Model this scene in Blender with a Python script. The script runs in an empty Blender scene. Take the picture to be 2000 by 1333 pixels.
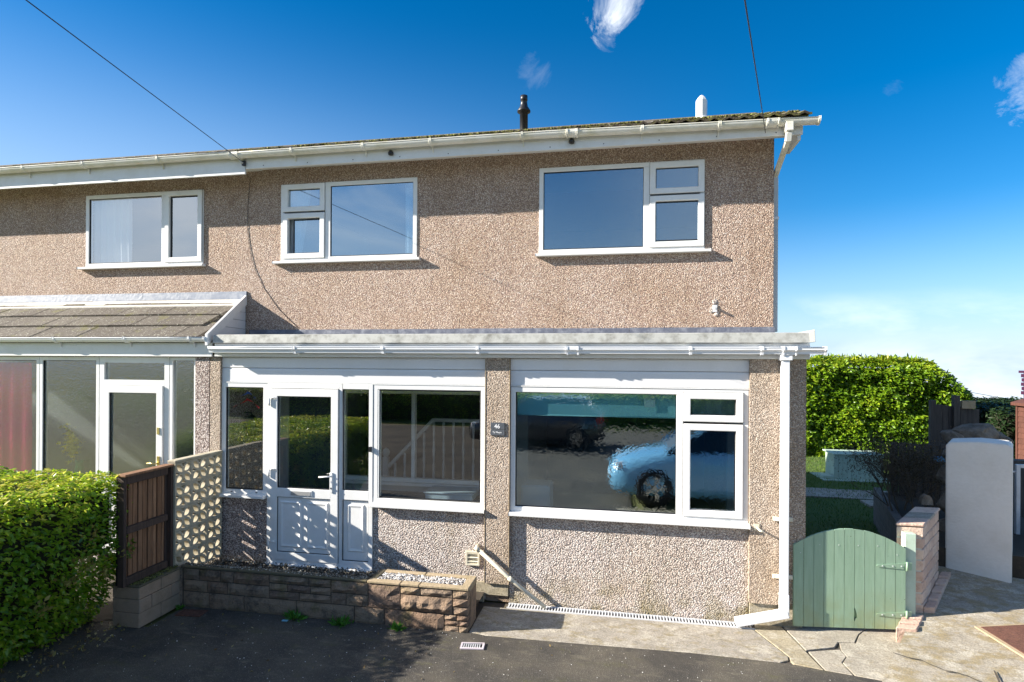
import bpy, bmesh, math, random
import numpy as np
from mathutils import Vector, Matrix, noise as mnoise
R = math.radians
rnd = random.Random(7)
S = bpy.context.scene
COL = S.collection

# ------------------------------------------------------------------ camera
cam = bpy.data.cameras.new('camera'); cam_o = bpy.data.objects.new('camera', cam); COL.objects.link(cam_o)
cam.sensor_width = 36; cam.lens = 1123.775/2000*36; cam.shift_y = 40.6/2000
cam.clip_start = .05; cam.clip_end = 2500
yaw, roll = -0.1861034, 0.0056951
Fv = Vector((math.sin(yaw), math.cos(yaw), 0)); Rv = Vector((math.cos(yaw), -math.sin(yaw), 0)); Uv = Vector((0, 0, 1))
R2 = Rv*math.cos(roll)+Uv*math.sin(roll); U2 = -Rv*math.sin(roll)+Uv*math.cos(roll)
m = Matrix((( R2.x, U2.x, -Fv.x, 1.40125), (R2.y, U2.y, -Fv.y, -5.93987), (R2.z, U2.z, -Fv.z, 2.54328), (0, 0, 0, 1)))
cam_o.matrix_world = m
S.camera = cam_o

# ------------------------------------------------------------------ sun, sky, exposure
SUNV = Vector((-3.3, -1.0, 1.6)).normalized()          # towards the sun
sun_el = math.asin(SUNV.z); sun_rot = math.atan2(SUNV.x, SUNV.y)
sl = bpy.data.lights.new('sun', 'SUN'); so = bpy.data.objects.new('sun', sl); COL.objects.link(so)
sl.energy = 5.0; sl.angle = R(.5); sl.color = (1, .93, .82)
so.rotation_euler = (-SUNV).to_track_quat('-Z', 'Y').to_euler(); so.location = (-20, -6, 12)
S.view_settings.view_transform = 'Standard'; S.view_settings.look = 'None'
S.view_settings.gamma = 1; S.view_settings.exposure = 1.42; S.view_settings.use_curve_mapping = False
W = bpy.data.worlds.new("World"); S.world = W; W.use_nodes = True


class NT:
    """small node-tree helper"""
    def __init__(s, t): s.t = t; s.n = t.nodes; s.l = t.links
    def add(s, ty, **k):
        x = s.n.new(ty)
        for a, b in k.items(): setattr(x, a, b)
        return x
    def put(s, sock, v):
        if v is None: return
        if hasattr(v, 'is_output') or isinstance(v, bpy.types.NodeSocket): s.l.new(v, sock)
        else:
            if isinstance(v, (tuple, list)) and len(v) == 3 and sock.type == 'RGBA': v = (*v, 1)
            sock.default_value = v
    def math(s, op, a, b=None, c=None, clamp=False):
        x = s.add('ShaderNodeMath', operation=op, use_clamp=clamp)
        s.put(x.inputs[0], a); s.put(x.inputs[1], b); s.put(x.inputs[2], c); return x.outputs[0]
    def vmath(s, op, a, b=None, o=0):
        x = s.add('ShaderNodeVectorMath', operation=op); s.put(x.inputs[0], a)
        if b is not None: s.put(x.inputs[1], b)
        return x.outputs[o]
    def noise(s, vec, scale, detail=3, rough=.55, dist=0, out=0):
        x = s.add('ShaderNodeTexNoise'); s.put(x.inputs['Vector'], vec); x.inputs['Scale'].default_value = scale
        x.inputs['Detail'].default_value = detail; x.inputs['Roughness'].default_value = rough; x.inputs['Distortion'].default_value = dist
        return x.outputs[out]
    def vor(s, vec, scale, feature='F1', out='Distance', rand=1):
        x = s.add('ShaderNodeTexVoronoi', feature=feature); s.put(x.inputs['Vector'], vec); x.inputs['Scale'].default_value = scale
        x.inputs['Randomness'].default_value = rand
        return x.outputs[out] if out else x
    def ramp(s, fac, stops, interp='LINEAR'):
        x = s.add('ShaderNodeValToRGB'); x.color_ramp.interpolation = interp; e = x.color_ramp.elements
        while len(e) < len(stops): e.new(.5)
        for i, (p, c) in enumerate(stops):
            e[i].position = p
            e[i].color = (c, c, c, 1) if isinstance(c, (int, float)) else (*c, 1)
        s.put(x.inputs[0], fac); return x.outputs[0]
    def mix(s, f, a, b, mode='MIX'):
        x = s.add('ShaderNodeMix', data_type='RGBA', blend_type=mode)
        s.put(x.inputs[0], f); s.put(x.inputs[6], a); s.put(x.inputs[7], b); return x.outputs[2]
    def mapr(s, v, a, b, c=0, d=1):
        x = s.add('ShaderNodeMapRange'); s.put(x.inputs[0], v)
        for i, q in enumerate((a, b, c, d)): x.inputs[i+1].default_value = q
        return x.outputs[0]
    def bump(s, h, strength=.5, dist=.01, nrm=None):
        x = s.add('ShaderNodeBump'); x.inputs['Strength'].default_value = strength; x.inputs['Distance'].default_value = dist
        s.put(x.inputs['Height'], h); s.put(x.inputs['Normal'], nrm); return x.outputs[0]
    def scale(s, vec, v): return s.vmath('MULTIPLY', vec, v)


# sky: Nishita, deepened a little, plus clouds that sit at fixed directions
w = NT(W.node_tree)
sky = w.add('ShaderNodeTexSky', sky_type='NISHITA', sun_disc=False, sun_elevation=sun_el, sun_rotation=sun_rot)
sky.air_density = 1.0; sky.dust_density = .1; sky.ozone_density = 4.5
hs = w.add('ShaderNodeHueSaturation'); hs.inputs['Saturation'].default_value = 1.36; hs.inputs['Value'].default_value = .80; hs.inputs['Hue'].default_value = .5
w.l.new(sky.outputs[0], hs.inputs['Color'])
d = w.add('ShaderNodeTexCoord').outputs['Generated']
sp = w.add('ShaderNodeSeparateXYZ'); w.l.new(d, sp.inputs[0])
n1 = w.noise(w.scale(d, (1, 1, 1.2)), 10, 12, .70, .7)
n2 = w.noise(w.scale(d, (1, 1, 3)), 2.2, 6, .6, .3)
def blob(dirv, r, st):
    dd = w.vmath('DOT_PRODUCT', d, Vector(dirv).normalized()[:], 1)
    x = w.mapr(dd, math.cos(r*1.5), 1.0, 0, 1)
    y = w.mapr(w.math('ADD', w.math('MULTIPLY', x, .40), n1), .80, 1.12, 0, 1)
    return w.math('MULTIPLY', y, st)
cl = blob((-.008, .852, .522), .060, .95)
for b in [((-.020, .871, .492), .028, .35), ((-.133, .884, .45), .03, .12), ((.486, .805, .335), .045, .75), ((.36, .864, .371), .02, .08)]:
    cl = w.math('ADD', cl, blob(*b))
# low thin cloud near the horizon ahead, broken cumulus behind the camera
low = w.math('MULTIPLY', w.mapr(sp.outputs[2], .0, .05, 1, 0), w.mapr(n2, .42, .62, 0, .8))
lo2 = w.math('MULTIPLY', w.mapr(w.math('ABSOLUTE', w.math('SUBTRACT', sp.outputs[2], .06)), 0, .05, 1, 0), w.mapr(n2, .5, .66, 0, .55))
back = w.math('MULTIPLY', w.math('MAXIMUM', w.mapr(sp.outputs[1], .3, -.2, 0, 1), w.mapr(sp.outputs[2], .70, .9, 0, 1)), w.mapr(w.noise(w.scale(d, (1, 1, 1.8)), 2.6, 7, .55, .5), .44, .70, 0, .66))
cl = w.math('MAXIMUM', cl, w.math('MAXIMUM', low, w.math('MAXIMUM', lo2, back)))
cl = w.math('MINIMUM', cl, .93)
hzf = w.math('MULTIPLY', w.math('POWER', w.mapr(sp.outputs[2], 0, .24, 1, 0), 1.5), .92)
def smooth(v, a, b):
    x = w.add('ShaderNodeMapRange', interpolation_type='SMOOTHERSTEP'); w.put(x.inputs[0], v); x.inputs[1].default_value = a; x.inputs[2].default_value = b; return x.outputs[0]
side = w.math('MULTIPLY', smooth(sp.outputs[2], .56, -.06), w.math('MULTIPLY', smooth(sp.outputs[0], .45, -.85), 1.1))   # the air is paler towards the sun
hz = w.mix(w.math('SUBTRACT', 1, w.math('MULTIPLY', w.math('SUBTRACT', 1, hzf, clamp=True), w.math('SUBTRACT', 1, side, clamp=True))), hs.outputs[0], (2.9, 3.9, 5.2))
skyc = w.mix(cl, hz, (6.4, 6.7, 7.0))
bg = W.node_tree.nodes['Background']; w.l.new(skyc, bg.inputs[0]); bg.inputs[1].default_value = .08


# ------------------------------------------------------------------ materials
MATS = {}
def mat(name, build=None, **k):
    if name in MATS: return MATS[name]
    M = bpy.data.materials.new(name); M.use_nodes = True; t = NT(M.node_tree)
    P = M.node_tree.nodes['Principled BSDF']
    pos = t.add('ShaderNodeNewGeometry').outputs['Position']
    if build: build(t, P, pos)
    for a, b in k.items():
        t.put(P.inputs[{'col': 'Base Color', 'rough': 'Roughness', 'metal': 'Metallic', 'coat': 'Coat Weight', 'spec': 'Specular IOR Level'}[a]], b)
    MATS[name] = M; return M

def dirty(c, amt=.25, scale=3, rough=.4, dirt=(.25, .22, .14), bumpy=.05, fine=60):
    def f(t, P, pos):
        n = t.noise(pos, scale, 6, .65); g = t.noise(pos, fine, 3)
        cc = t.mix(t.mapr(n, .45, .75, 0, amt), c, dirt)
        cc = t.mix(t.mapr(g, .35, .65, 0, .12), cc, tuple(x*.75 for x in c))
        t.put(P.inputs['Base Color'], cc); t.put(P.inputs['Roughness'], t.mapr(n, .3, .7, rough-.08, rough+.12))
        if bumpy: t.put(P.inputs['Normal'], t.bump(g, .3, bumpy*.02))
    return f

def dash(stones, gapc, scale=70, tint=(.6, .5, .4), tintamt=.25, gapw=.42, b=.011, moss=0, sv=.6):
    """pebbledash: stone chips bedded in render"""
    def f(t, P, pos):
        warp = t.vmath('ADD', pos, t.scale(t.noise(pos, 38, 2, out=1), (.012, .012, .012)))
        v = t.vor(t.scale(warp, (1, 1, 1.15)), scale, out=None)
        dist, c = v.outputs['Distance'], v.outputs['Color']
        s = t.add('ShaderNodeSeparateColor'); t.l.new(c, s.inputs[0])
        col = t.ramp(s.outputs[0], stones, 'CONSTANT')
        col = t.mix(t.mapr(s.outputs[1], 0, 1, 0, .35*sv), col, (.12, .09, .07))
        gap = t.mapr(dist, gapw, gapw+.25, 0, 1)
        col = t.mix(gap, col, gapc)
        big = t.noise(pos, 1.1, 5, .6)
        col = t.mix(t.mapr(big, .42, .7, 0, tintamt), col, tint, 'MULTIPLY')
        stk = t.math('MULTIPLY', t.mapr(t.noise(t.scale(pos, (5, 5, .45)), 1.3, 5, .65), .50, .72, 0, .45), t.mapr(t.noise(pos, 2.2, 4), .35, .6, .3, 1))
        col = t.mix(stk, col, (.62, .57, .52), 'MULTIPLY')
        if moss:
            z = t.add('ShaderNodeSeparateXYZ'); t.l.new(pos, z.inputs[0])
            base = t.mapr(z.outputs[2], .0, .38, .9, 0)
            streak = t.noise(t.scale(pos, (7, 7, .9)), 1, 4)
            mm = t.math('MULTIPLY', t.math('ADD', base, t.mapr(streak, .56, .75, 0, .55)), t.mapr(t.noise(pos, 5, 5), .4, .62, 0, moss))
            col = t.mix(mm, col, (.21, .17, .06))
        t.put(P.inputs['Base Color'], col); P.inputs['Roughness'].default_value = .8
        h = t.math('SUBTRACT', 1, t.math('MULTIPLY', dist, 1.5))
        h = t.math('ADD', h, t.math('MULTIPLY', s.outputs[2], .8))
        h = t.math('ADD', h, t.math('MULTIPLY', t.noise(pos, 24, 2), 1.2))
        t.put(P.inputs['Normal'], t.bump(h, 1, b))
    return f

m_dash_up = mat('pebbledash tan', dash([(0, (.65, .485, .37)), (.2, (.78, .62, .49)), (.42, (.55, .40, .305)), (.6, (.88, .74, .62)), (.76, (.37, .25, .20)), (.86, (.70, .51, .42)), (.95, (.93, .84, .76))], (.29, .20, .16), 78, (.84, .75, .62), .6, b=.009))
m_dash_pil = mat('pebbledash brown', dash([(0, (.62, .50, .40)), (.25, (.78, .66, .54)), (.5, (.48, .38, .30)), (.7, (.86, .76, .65)), (.85, (.66, .54, .43))], (.36, .28, .22), 80, (.75, .66, .5), .5, b=.010, moss=.5))
m_dash_low = mat('pebbledash pale', dash([(0, (.84, .75, .69)), (.3, (.72, .62, .57)), (.5, (.90, .85, .80)), (.75, (.52, .43, .39)), (.88, (.78, .66, .59))], (.34, .285, .255), 66, (.88, .80, .64), .45, b=.0105, moss=.8))
m_dash_left = mat('pebbledash grey', dash([(0, (.66, .57, .53)), (.3, (.50, .41, .38)), (.55, (.78, .70, .66)), (.8, (.30, .23, .22))], (.2, .15, .13), 66, (.8, .7, .6), .4, b=.006))
m_white = mat('white upvc', dirty((.79, .79, .78), .24, 5, .34, (.50, .45, .34), .0))
m_white2 = mat('white upvc boards', dirty((.77, .77, .78), .20, 1.5, .35, (.5, .45, .34), .0))
m_gut_up = mat('weathered gutter', dirty((.79, .77, .70), .55, 5, .4, (.42, .40, .20), .0))
m_fascia = mat('fascia board', dirty((.78, .78, .78), .22, 4, .4, (.42, .38, .25), .0))
m_trim = mat('fibreglass trim', dirty((.43, .43, .40), .9, 9, .7, (.12, .115, .09), .3, 90))
m_seal = mat('black gasket', col=(.01, .01, .012), rough=.5)
m_lead = mat('lead flashing', dirty((.17, .20, .26), .6, 9, .45, (.40, .42, .46), .6, 25))
m_lead_d = mat('dark lead flashing', dirty((.13, .14, .18), .7, 9, .45, (.42, .43, .46), .6, 25))
def f_tile(t, P, pos):
    oi = t.add('ShaderNodeObjectInfo').outputs['Random']
    n = t.noise(pos, 14, 6, .7); n2 = t.noise(pos, 45, 4, .7)
    c = t.mix(oi, (.095, .078, .062), (.14, .12, .095))
    c = t.mix(t.mapr(n, .4, .65, 0, .7), c, (.075, .06, .045))
    c = t.mix(t.mapr(n2, .59, .66, 0, .85), c, (.62, .60, .50))
    c = t.mix(t.mapr(t.noise(pos, 6, 5, .7), .57, .66, 0, .7), c, (.14, .13, .04))
    t.put(P.inputs['Base Color'], c); P.inputs['Roughness'].default_value = .9
    t.put(P.inputs['Normal'], t.bump(n2, .7, .008))
m_tile = mat('concrete roof tile', f_tile)
def f_moss(t, P, pos):
    n = t.noise(pos, 12, 6, .7)
    c = t.ramp(n, [(.3, (.045, .035, .028)), (.48, (.09, .07, .05)), (.56, (.14, .13, .035)), (.7, (.25, .22, .08))])
    t.put(P.inputs['Base Color'], c); P.inputs['Roughness'].default_value = .95
    t.put(P.inputs['Normal'], t.bump(t.noise(pos, 40, 5, .7), 1, .012))
m_tile2 = mat('mossy roof tile', f_moss)
m_mortar = mat('pale mortar', dirty((.60, .57, .51), .4, 12, .9, (.3, .27, .2), .5))
def glassmat(name, tint=(.9, .94, .95), refl=.9, base=.07, rough=0, wav=0, wsc=22, blur=0, gcol=(1, 1, 1)):
    M = bpy.data.materials.new(name); M.use_nodes = True; t = NT(M.node_tree)
    M.node_tree.nodes.remove(M.node_tree.nodes['Principled BSDF'])
    pos = t.add('ShaderNodeNewGeometry').outputs['Position']
    tr = t.add('ShaderNodeBsdfTransparent'); tr.inputs[0].default_value = (*tint, 1)
    gl = t.add('ShaderNodeBsdfGlossy'); gl.inputs['Roughness'].default_value = rough; gl.inputs[0].default_value = (*gcol, 1)
    lw = t.add('ShaderNodeLayerWeight'); lw.inputs[0].default_value = .5
    bf = t.add('ShaderNodeNewGeometry').outputs['Backfacing']
    fr = t.math('ADD', .06, t.math('MULTIPLY', .94, t.math('POWER', lw.outputs['Facing'], 5)))
    if wav:
        h = t.noise(pos, wsc, 2, .5, 1.2); bn = t.bump(h, 1, wav); t.put(gl.inputs['Normal'], bn)
    else:
        bn = t.bump(t.noise(pos, 1.3, 1), 1, .0012); t.put(gl.inputs['Normal'], bn)
    f = t.math('MULTIPLY', t.math('ADD', t.math('MULTIPLY', fr, refl), base, clamp=True), t.math('SUBTRACT', 1, bf))
    if blur:
        rf = t.add('ShaderNodeBsdfRefraction'); rf.inputs['Roughness'].default_value = blur; rf.inputs['IOR'].default_value = 1.12; rf.inputs[0].default_value = (*tint, 1); t.put(rf.inputs['Normal'], bn)
        m2 = t.add('ShaderNodeMixShader'); m2.inputs[0].default_value = .82; t.l.new(tr.outputs[0], m2.inputs[1]); t.l.new(rf.outputs[0], m2.inputs[2]); tr = m2
    mx = t.add('ShaderNodeMixShader'); t.put(mx.inputs[0], f); t.l.new(tr.outputs[0], mx.inputs[1]); t.l.new(gl.outputs[0], mx.inputs[2])
    t.l.new(mx.outputs[0], M.node_tree.nodes['Material Output'].inputs[0]); MATS[name] = M; return M
g_up = glassmat('upstairs glass', (.75, .85, .9), 1.6, .34, gcol=(.82, .93, 1))
g_up2 = glassmat('bathroom glass', (.35, .42, .47), 1.2, .26, .06, .0008, 60, gcol=(.75, .9, 1))
g_up3 = glassmat('bedroom glass', (.95, .97, .98), 1.3, .32)
g_low = glassmat('porch glass', (.93, .96, .96), 1.4, .12)
g_rip = glassmat('rippled glass', (.86, .94, .96), 1.6, .36, .0, .00027, 20, gcol=(.78, .92, 1))
g_obs = glassmat('obscured glass', (.88, .93, .93), 1.5, .14, .06, .0016, 34, .22)
g_car = mat('car glass', col=(.01, .012, .015), rough=.03)
def f_asph(t, P, pos):
    n = t.noise(pos, 1.1, 6, .65); f = t.vor(pos, 170, out=None); s = t.add('ShaderNodeSeparateColor'); t.l.new(f.outputs['Color'], s.inputs[0])
    c = t.mix(t.mapr(n, .38, .66, 0, 1), (.046, .041, .036), (.115, .098, .072))
    c = t.mix(t.mapr(s.outputs[0], .88, .94, 0, .38), c, (.27, .25, .22))
    m1 = t.math('MULTIPLY', t.mapr(t.noise(t.scale(pos, (1, 2.6, 1)), 2.4, 6, .7), .55, .70, 0, 1), t.mapr(t.noise(pos, 30, 3), .4, .6, .2, .8))
    c = t.mix(m1, c, (.10, .095, .035))
    c = t.mix(t.mapr(t.noise(pos, .7, 5, .7), .52, .60, 0, .5), c, (.03, .027, .025))
    d2 = t.mapr(t.noise(t.scale(pos, (.8, 2.2, 1)), 5, 5, .7), .56, .70, 0, .6)
    c = t.mix(d2, c, (.19, .165, .12))
    t.put(P.inputs['Base Color'], c); P.inputs['Roughness'].default_value = .85
    t.put(P.inputs['Normal'], t.bump(t.math('ADD', f.outputs['Distance'], t.math('MULTIPLY', n, 3)), 1, .004))
m_asph = mat('worn tarmac', f_asph)
def f_conc(base, dark, mossc, sc=1.0, ms=.55, fleck=.0):
    def f(t, P, pos):
        n = t.noise(pos, 1.6*sc, 7, .7); n2 = t.noise(t.scale(pos, (1, 1.8, 1)), 4.5*sc, 6, .75); n3 = t.noise(pos, 150, 3, .7)
        c = t.mix(t.mapr(n, .35, .65), base, tuple(x*.72 for x in base))
        c = t.mix(t.mapr(t.noise(t.scale(pos, (1, 1.7, 1)), 2.1*sc, 6, .7), .50, .62, 0, .75), c, (.66, .60, .49) if fleck == 0 else base)
        c = t.mix(t.mapr(n2, ms, ms+.12, 0, .85), c, mossc)
        c = t.mix(t.mapr(t.noise(pos, 9*sc, 6, .75), .58, .68, 0, .8), c, dark)
        c = t.mix(t.mapr(n3, .35, .7, 0, .55), c, tuple(x*.45 for x in base))
        v5 = t.vor(pos, 95, out=None); s5 = t.add('ShaderNodeSeparateColor'); t.l.new(v5.outputs['Color'], s5.inputs[0])
        c = t.mix(t.mapr(s5.outputs[0], .3, 1, 0, .55), c, tuple(x*.35 for x in base))
        c = t.mix(t.mapr(s5.outputs[1], .86, .92, 0, fleck), c, (.75, .72, .66))
        t.put(P.inputs['Base Color'], c); P.inputs['Roughness'].default_value = .9
        t.put(P.inputs['Normal'], t.bump(t.math('ADD', n3, t.math('MULTIPLY', n2, 2)), .9, .006))
    return f
m_apron = mat('rough concrete', f_conc((.47, .42, .35), (.12, .10, .08), (.29, .23, .11), 1.4, .50))
m_slab = mat('smooth concrete', f_conc((.52, .46, .37), (.2, .16, .11), (.36, .28, .14), 1.6, .56))
m_ramp = mat('aged concrete', f_conc((.50, .44, .35), (.15, .12, .08), (.32, .24, .10), 1.3, .46))
m_yel = mat('stained concrete', f_conc((.50, .43, .30), (.25, .2, .1), (.36, .27, .12), 2))
def f_stone(t, P, pos):
    oi = t.add('ShaderNodeObjectInfo').outputs['Random']
    c = t.ramp(oi, [(0, (.25, .155, .10)), (.3, (.33, .235, .16)), (.55, (.22, .145, .105)), (.8, (.36, .26, .165)), (1, (.25, .185, .135))])
    n = t.noise(pos, 10, 6, .7); n2 = t.noise(pos, 50, 4, .7)
    c = t.mix(t.mapr(n, .48, .66, 0, .75), c, (.065, .05, .042))
    c = t.mix(t.mapr(n2, .57, .70, 0, .4), c, (.40, .33, .24))
    c = t.mix(t.mapr(t.noise(pos, 4, 5), .56, .68, 0, .5), c, (.12, .105, .03))
    t.put(P.inputs['Base Color'], c); P.inputs['Roughness'].default_value = .9
    t.put(P.inputs['Normal'], t.bump(t.math('ADD', n2, n), 1, .02))
m_stone = mat('rough walling block', f_stone)
m_mort2 = mat('dark mortar', dirty((.075, .062, .05), .5, 12, .95, (.16, .13, .06), .8))
m_cope = mat('sandy coping', dirty((.40, .31, .20), .5, 9, .9, (.2, .17, .07), .9, 40))
m_cope_d = mat('mossy coping', dirty((.12, .10, .065), .7, 14, .95, (.11, .10, .03), .9, 40))
def f_brick(t, P, pos):
    oi = t.add('ShaderNodeObjectInfo').outputs['Random']
    c = t.mix(oi, (.58, .40, .31), (.70, .54, .43)); n = t.noise(pos, 18, 5, .7)
    c = t.mix(t.mapr(n, .5, .7, 0, .6), c, (.34, .20, .15))
    t.put(P.inputs['Base Color'], c); P.inputs['Roughness'].default_value = .9; t.put(P.inputs['Normal'], t.bump(t.noise(pos, 50, 4), 1, .01))
m_cope2 = mat('rough brown render', dirty((.36, .25, .17), .6, 6, .9, (.15, .12, .06), 1.2, 45))
m_brick = mat('pale pink brick', f_brick)
def f_green(t, P, pos):
    n = t.noise(t.scale(pos, (9, 9, 1.2)), 3, 5, .65)
    c = t.mix(t.mapr(n, .3, .7), (.25, .38, .26), (.31, .45, .325))
    z = t.add('ShaderNodeSeparateXYZ'); t.l.new(pos, z.inputs[0])
    c = t.mix(t.math('MULTIPLY', t.mapr(z.outputs[2], .02, .45, 1, 0), t.mapr(t.noise(pos, 7, 5), .38, .6, .15, .65)), c, (.27, .30, .14))
    c = t.mix(t.mapr(t.noise(pos, 60, 3), .72, .75, 0, .8), c, (.07, .07, .05))
    t.put(P.inputs['Base Color'], c); P.inputs['Roughness'].default_value = .5; t.put(P.inputs['Normal'], t.bump(n, .4, .004))
m_green = mat('sage green paint', f_green)
m_mint = mat('pale mint paint', dirty((.46, .58, .48), .4, 5, .6, (.25, .24, .13), .2))
def f_wood(a, b):
    def f(t, P, pos):
        oi = t.add('ShaderNodeObjectInfo').outputs['Random']
        n = t.noise(t.scale(pos, (14, 14, 1)), 3, 5, .7)
        c = t.mix(oi, a, b); c = t.mix(t.mapr(n, .4, .65, 0, .7), c, tuple(x*.45 for x in a))
        t.put(P.inputs['Base Color'], c); P.inputs['Roughness'].default_value = .8; t.put(P.inputs['Normal'], t.bump(n, .6, .006))
    return f
m_fence = mat('brown stained timber', f_wood((.24, .115, .055), (.36, .19, .10)))
m_fence_d = mat('dark timber rail', f_wood((.07, .042, .03), (.09, .055, .04)))
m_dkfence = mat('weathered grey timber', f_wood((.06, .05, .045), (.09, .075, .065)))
m_block = mat('screen block concrete', dirty((.46, .41, .31), .6, 7, .85, (.25, .22, .11), .6, 40))
m_pillar = mat('white painted render', dirty((.82, .77, .70), .35, 2.2, .75, (.55, .48, .38), .9, 28))
def f_rock(t, P, pos):
    n = t.noise(pos, 6, 7, .7); c = t.ramp(n, [(.3, (.06, .05, .04)), (.5, (.16, .13, .10)), (.7, (.28, .235, .19))])
    t.put(P.inputs['Base Color'], c); P.inputs['Roughness'].default_value = .95; t.put(P.inputs['Normal'], t.bump(n, 1, .05))
m_rock = mat('brown field stone', f_rock)
def leafmat(name, stops, spec=.35, trans=.25):
    def f(t, P, pos):
        a = t.add('ShaderNodeVertexColor', layer_name='rand').outputs[0]
        s = t.add('ShaderNodeSeparateColor'); t.l.new(a, s.inputs[0])
        c = t.ramp(s.outputs[0], stops)
        t.put(P.inputs['Base Color'], c); P.inputs['Roughness'].default_value = .33; P.inputs['Specular IOR Level'].default_value = spec
        tl = t.add('ShaderNodeBsdfTranslucent'); t.put(tl.inputs[0], c)
        mx = t.add('ShaderNodeMixShader'); mx.inputs[0].default_value = trans
        t.l.new(P.outputs[0], mx.inputs[1]); t.l.new(tl.outputs[0], mx.inputs[2]); t.l.new(mx.outputs[0], t.n['Material Output'].inputs[0])
    return mat(name, f)
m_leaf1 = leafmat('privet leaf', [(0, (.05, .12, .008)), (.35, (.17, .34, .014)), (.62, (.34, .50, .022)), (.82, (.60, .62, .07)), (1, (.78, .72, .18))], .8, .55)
m_leaf2 = leafmat('laurel leaf', [(0, (.06, .13, .008)), (.4, (.17, .31, .012)), (.75, (.34, .46, .022)), (1, (.58, .56, .05))], .6, .4)
m_leaf3 = leafmat('weed leaf', [(0, (.05, .17, .02)), (1, (.12, .30, .03))], .4)
m_leafd = leafmat('dark conifer leaf', [(0, (.012, .028, .01)), (1, (.03, .055, .018))], .2)
m_deadl = leafmat('withered leaf', [(0, (.06, .042, .024)), (.7, (.12, .09, .05)), (1, (.20, .15, .08))], .1, .2)
m_leafl = leafmat('fallen leaf', [(0, (.35, .30, .08)), (.5, (.22, .13, .06)), (1, (.48, .42, .20))], .2)
m_grass = leafmat('grass blade', [(0, (.05, .13, .015)), (.6, (.10, .20, .025)), (1, (.24, .30, .05))], .2)
m_twig = mat('bare twig', dirty((.15, .11, .075), .4, 20, .85, (.15, .125, .085), .3))
m_core = mat('foliage inner shade', dirty((.02, .022, .01), .4, 12, 1, (.035, .03, .016), .3))
m_soil = mat('dark soil', dirty((.045, .034, .024), .5, 18, .95, (.10, .08, .05), .9, 60))
def f_lawn(t, P, pos):
    n = t.noise(pos, 3, 6, .7); n2 = t.noise(pos, 60, 4, .8)
    c = t.mix(n, (.045, .11, .018), (.10, .17, .03)); c = t.mix(t.mapr(n2, .4, .6, 0, .6), c, (.16, .19, .05))
    t.put(P.inputs['Base Color'], c); P.inputs['Roughness'].default_value = .95; t.put(P.inputs['Normal'], t.bump(n2, 1, .03))
m_lawn = mat('garden turf', f_lawn)
def f_gravel(t, P, pos):
    a = t.add('ShaderNodeVertexColor', layer_name='rand').outputs[0]
    s = t.add('ShaderNodeSeparateColor'); t.l.new(a, s.inputs[0])
    t.put(P.inputs['Base Color'], t.ramp(s.outputs[0], [(0, (.17, .15, .14)), (.35, (.36, .31, .27)), (.6, (.62, .60, .57)), (1, (.80, .79, .77))])); P.inputs['Roughness'].default_value = .7
m_gravel = mat('mixed gravel', f_gravel)
def f_gravel_shade(t, P, pos):
    a = t.add('ShaderNodeVertexColor', layer_name='rand').outputs[0]
    s = t.add('ShaderNodeSeparateColor'); t.l.new(a, s.inputs[0])
    t.put(P.inputs['Base Color'], t.ramp(s.outputs[0], [(0, (.05, .045, .035)), (.6, (.14, .12, .09)), (.8, (.26, .22, .15)), (1, (.55, .52, .47))])); P.inputs['Roughness'].default_value = .8
m_gravel_shade = mat('shaded gravel', f_gravel_shade)  # darker copy of the gravel, with shade painted into its colour
m_black = mat('black plastic', col=(.012, .012, .014), rough=.4)
m_wire = mat('black cable', col=(.015, .015, .017), rough=.6)
m_slate = mat('grey slate plaque', dirty((.085, .095, .11), .3, 20, .45, (.14, .14, .15), .2))
m_ink = mat('white lettering', col=(.85, .85, .85), rough=.5)
m_steel = mat('galvanised steel', dirty((.62, .63, .65), .3, 14, .35, (.3, .28, .25), .2))
m_chrome = mat('bright metal', col=(.75, .75, .76), rough=.2, metal=1.0)
m_rust = mat('rusty iron cover', f_conc((.20, .085, .055), (.07, .035, .03), (.26, .12, .06), 3, .55, .01))
m_teal = mat('teal blind fabric', col=(.35, .72, .75), rough=.8)
m_curt = mat('white voile curtain', dirty((.72, .73, .74), .1, 2, .8))
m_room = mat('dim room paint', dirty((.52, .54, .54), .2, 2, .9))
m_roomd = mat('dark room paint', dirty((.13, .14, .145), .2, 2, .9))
m_deck = mat('grey painted boards', f_wood((.10, .13, .155), (.12, .15, .175)))
m_greydoor = mat('slate grey door paint', col=(.075, .105, .12), rough=.4)
m_bluebox = mat('pale blue plastic', col=(.42, .53, .60), rough=.4)
m_yellow = mat('yellow petals', col=(.80, .62, .02), rough=.6)
m_magenta = mat('magenta reflection cloth', col=(.60, .01, .10), rough=.8)  # colour of a red reflection, put on an added cloth
m_red = mat('red ribbon', col=(.6, .03, .03), rough=.5)
m_blue = mat('blue ribbon', col=(.05, .12, .5), rough=.5)
m_cream = mat('cream waste pipe', dirty((.70, .65, .52), .4, 8, .4, (.42, .36, .2), .0))
m_wpipe = mat('white downpipe plastic', dirty((.82, .83, .85), .10, 5, .3, (.5, .45, .34), .0))
m_shed = mat('red brown shed boards', f_wood((.10, .036, .024), (.125, .045, .03)))
m_purple = mat('dark maroon plastic', col=(.05, .015, .04), rough=.4)
m_bluepaint = mat('light blue plastic', col=(.22, .52, .66), rough=.4)
m_carblue = mat('light blue car paint', col=(.18, .44, .66), rough=.25, coat=1.0)
m_cardark = mat('dark grey car paint', col=(.02, .02, .024), rough=.2, coat=1.0)
m_rubber = mat('tyre rubber', col=(.012, .012, .012), rough=.8)
m_tail = mat('red lamp lens', col=(.5, .01, .01), rough=.15)
m_render = mat('cream house render', dirty((.5, .46, .40), .2, 2, .9))

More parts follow.
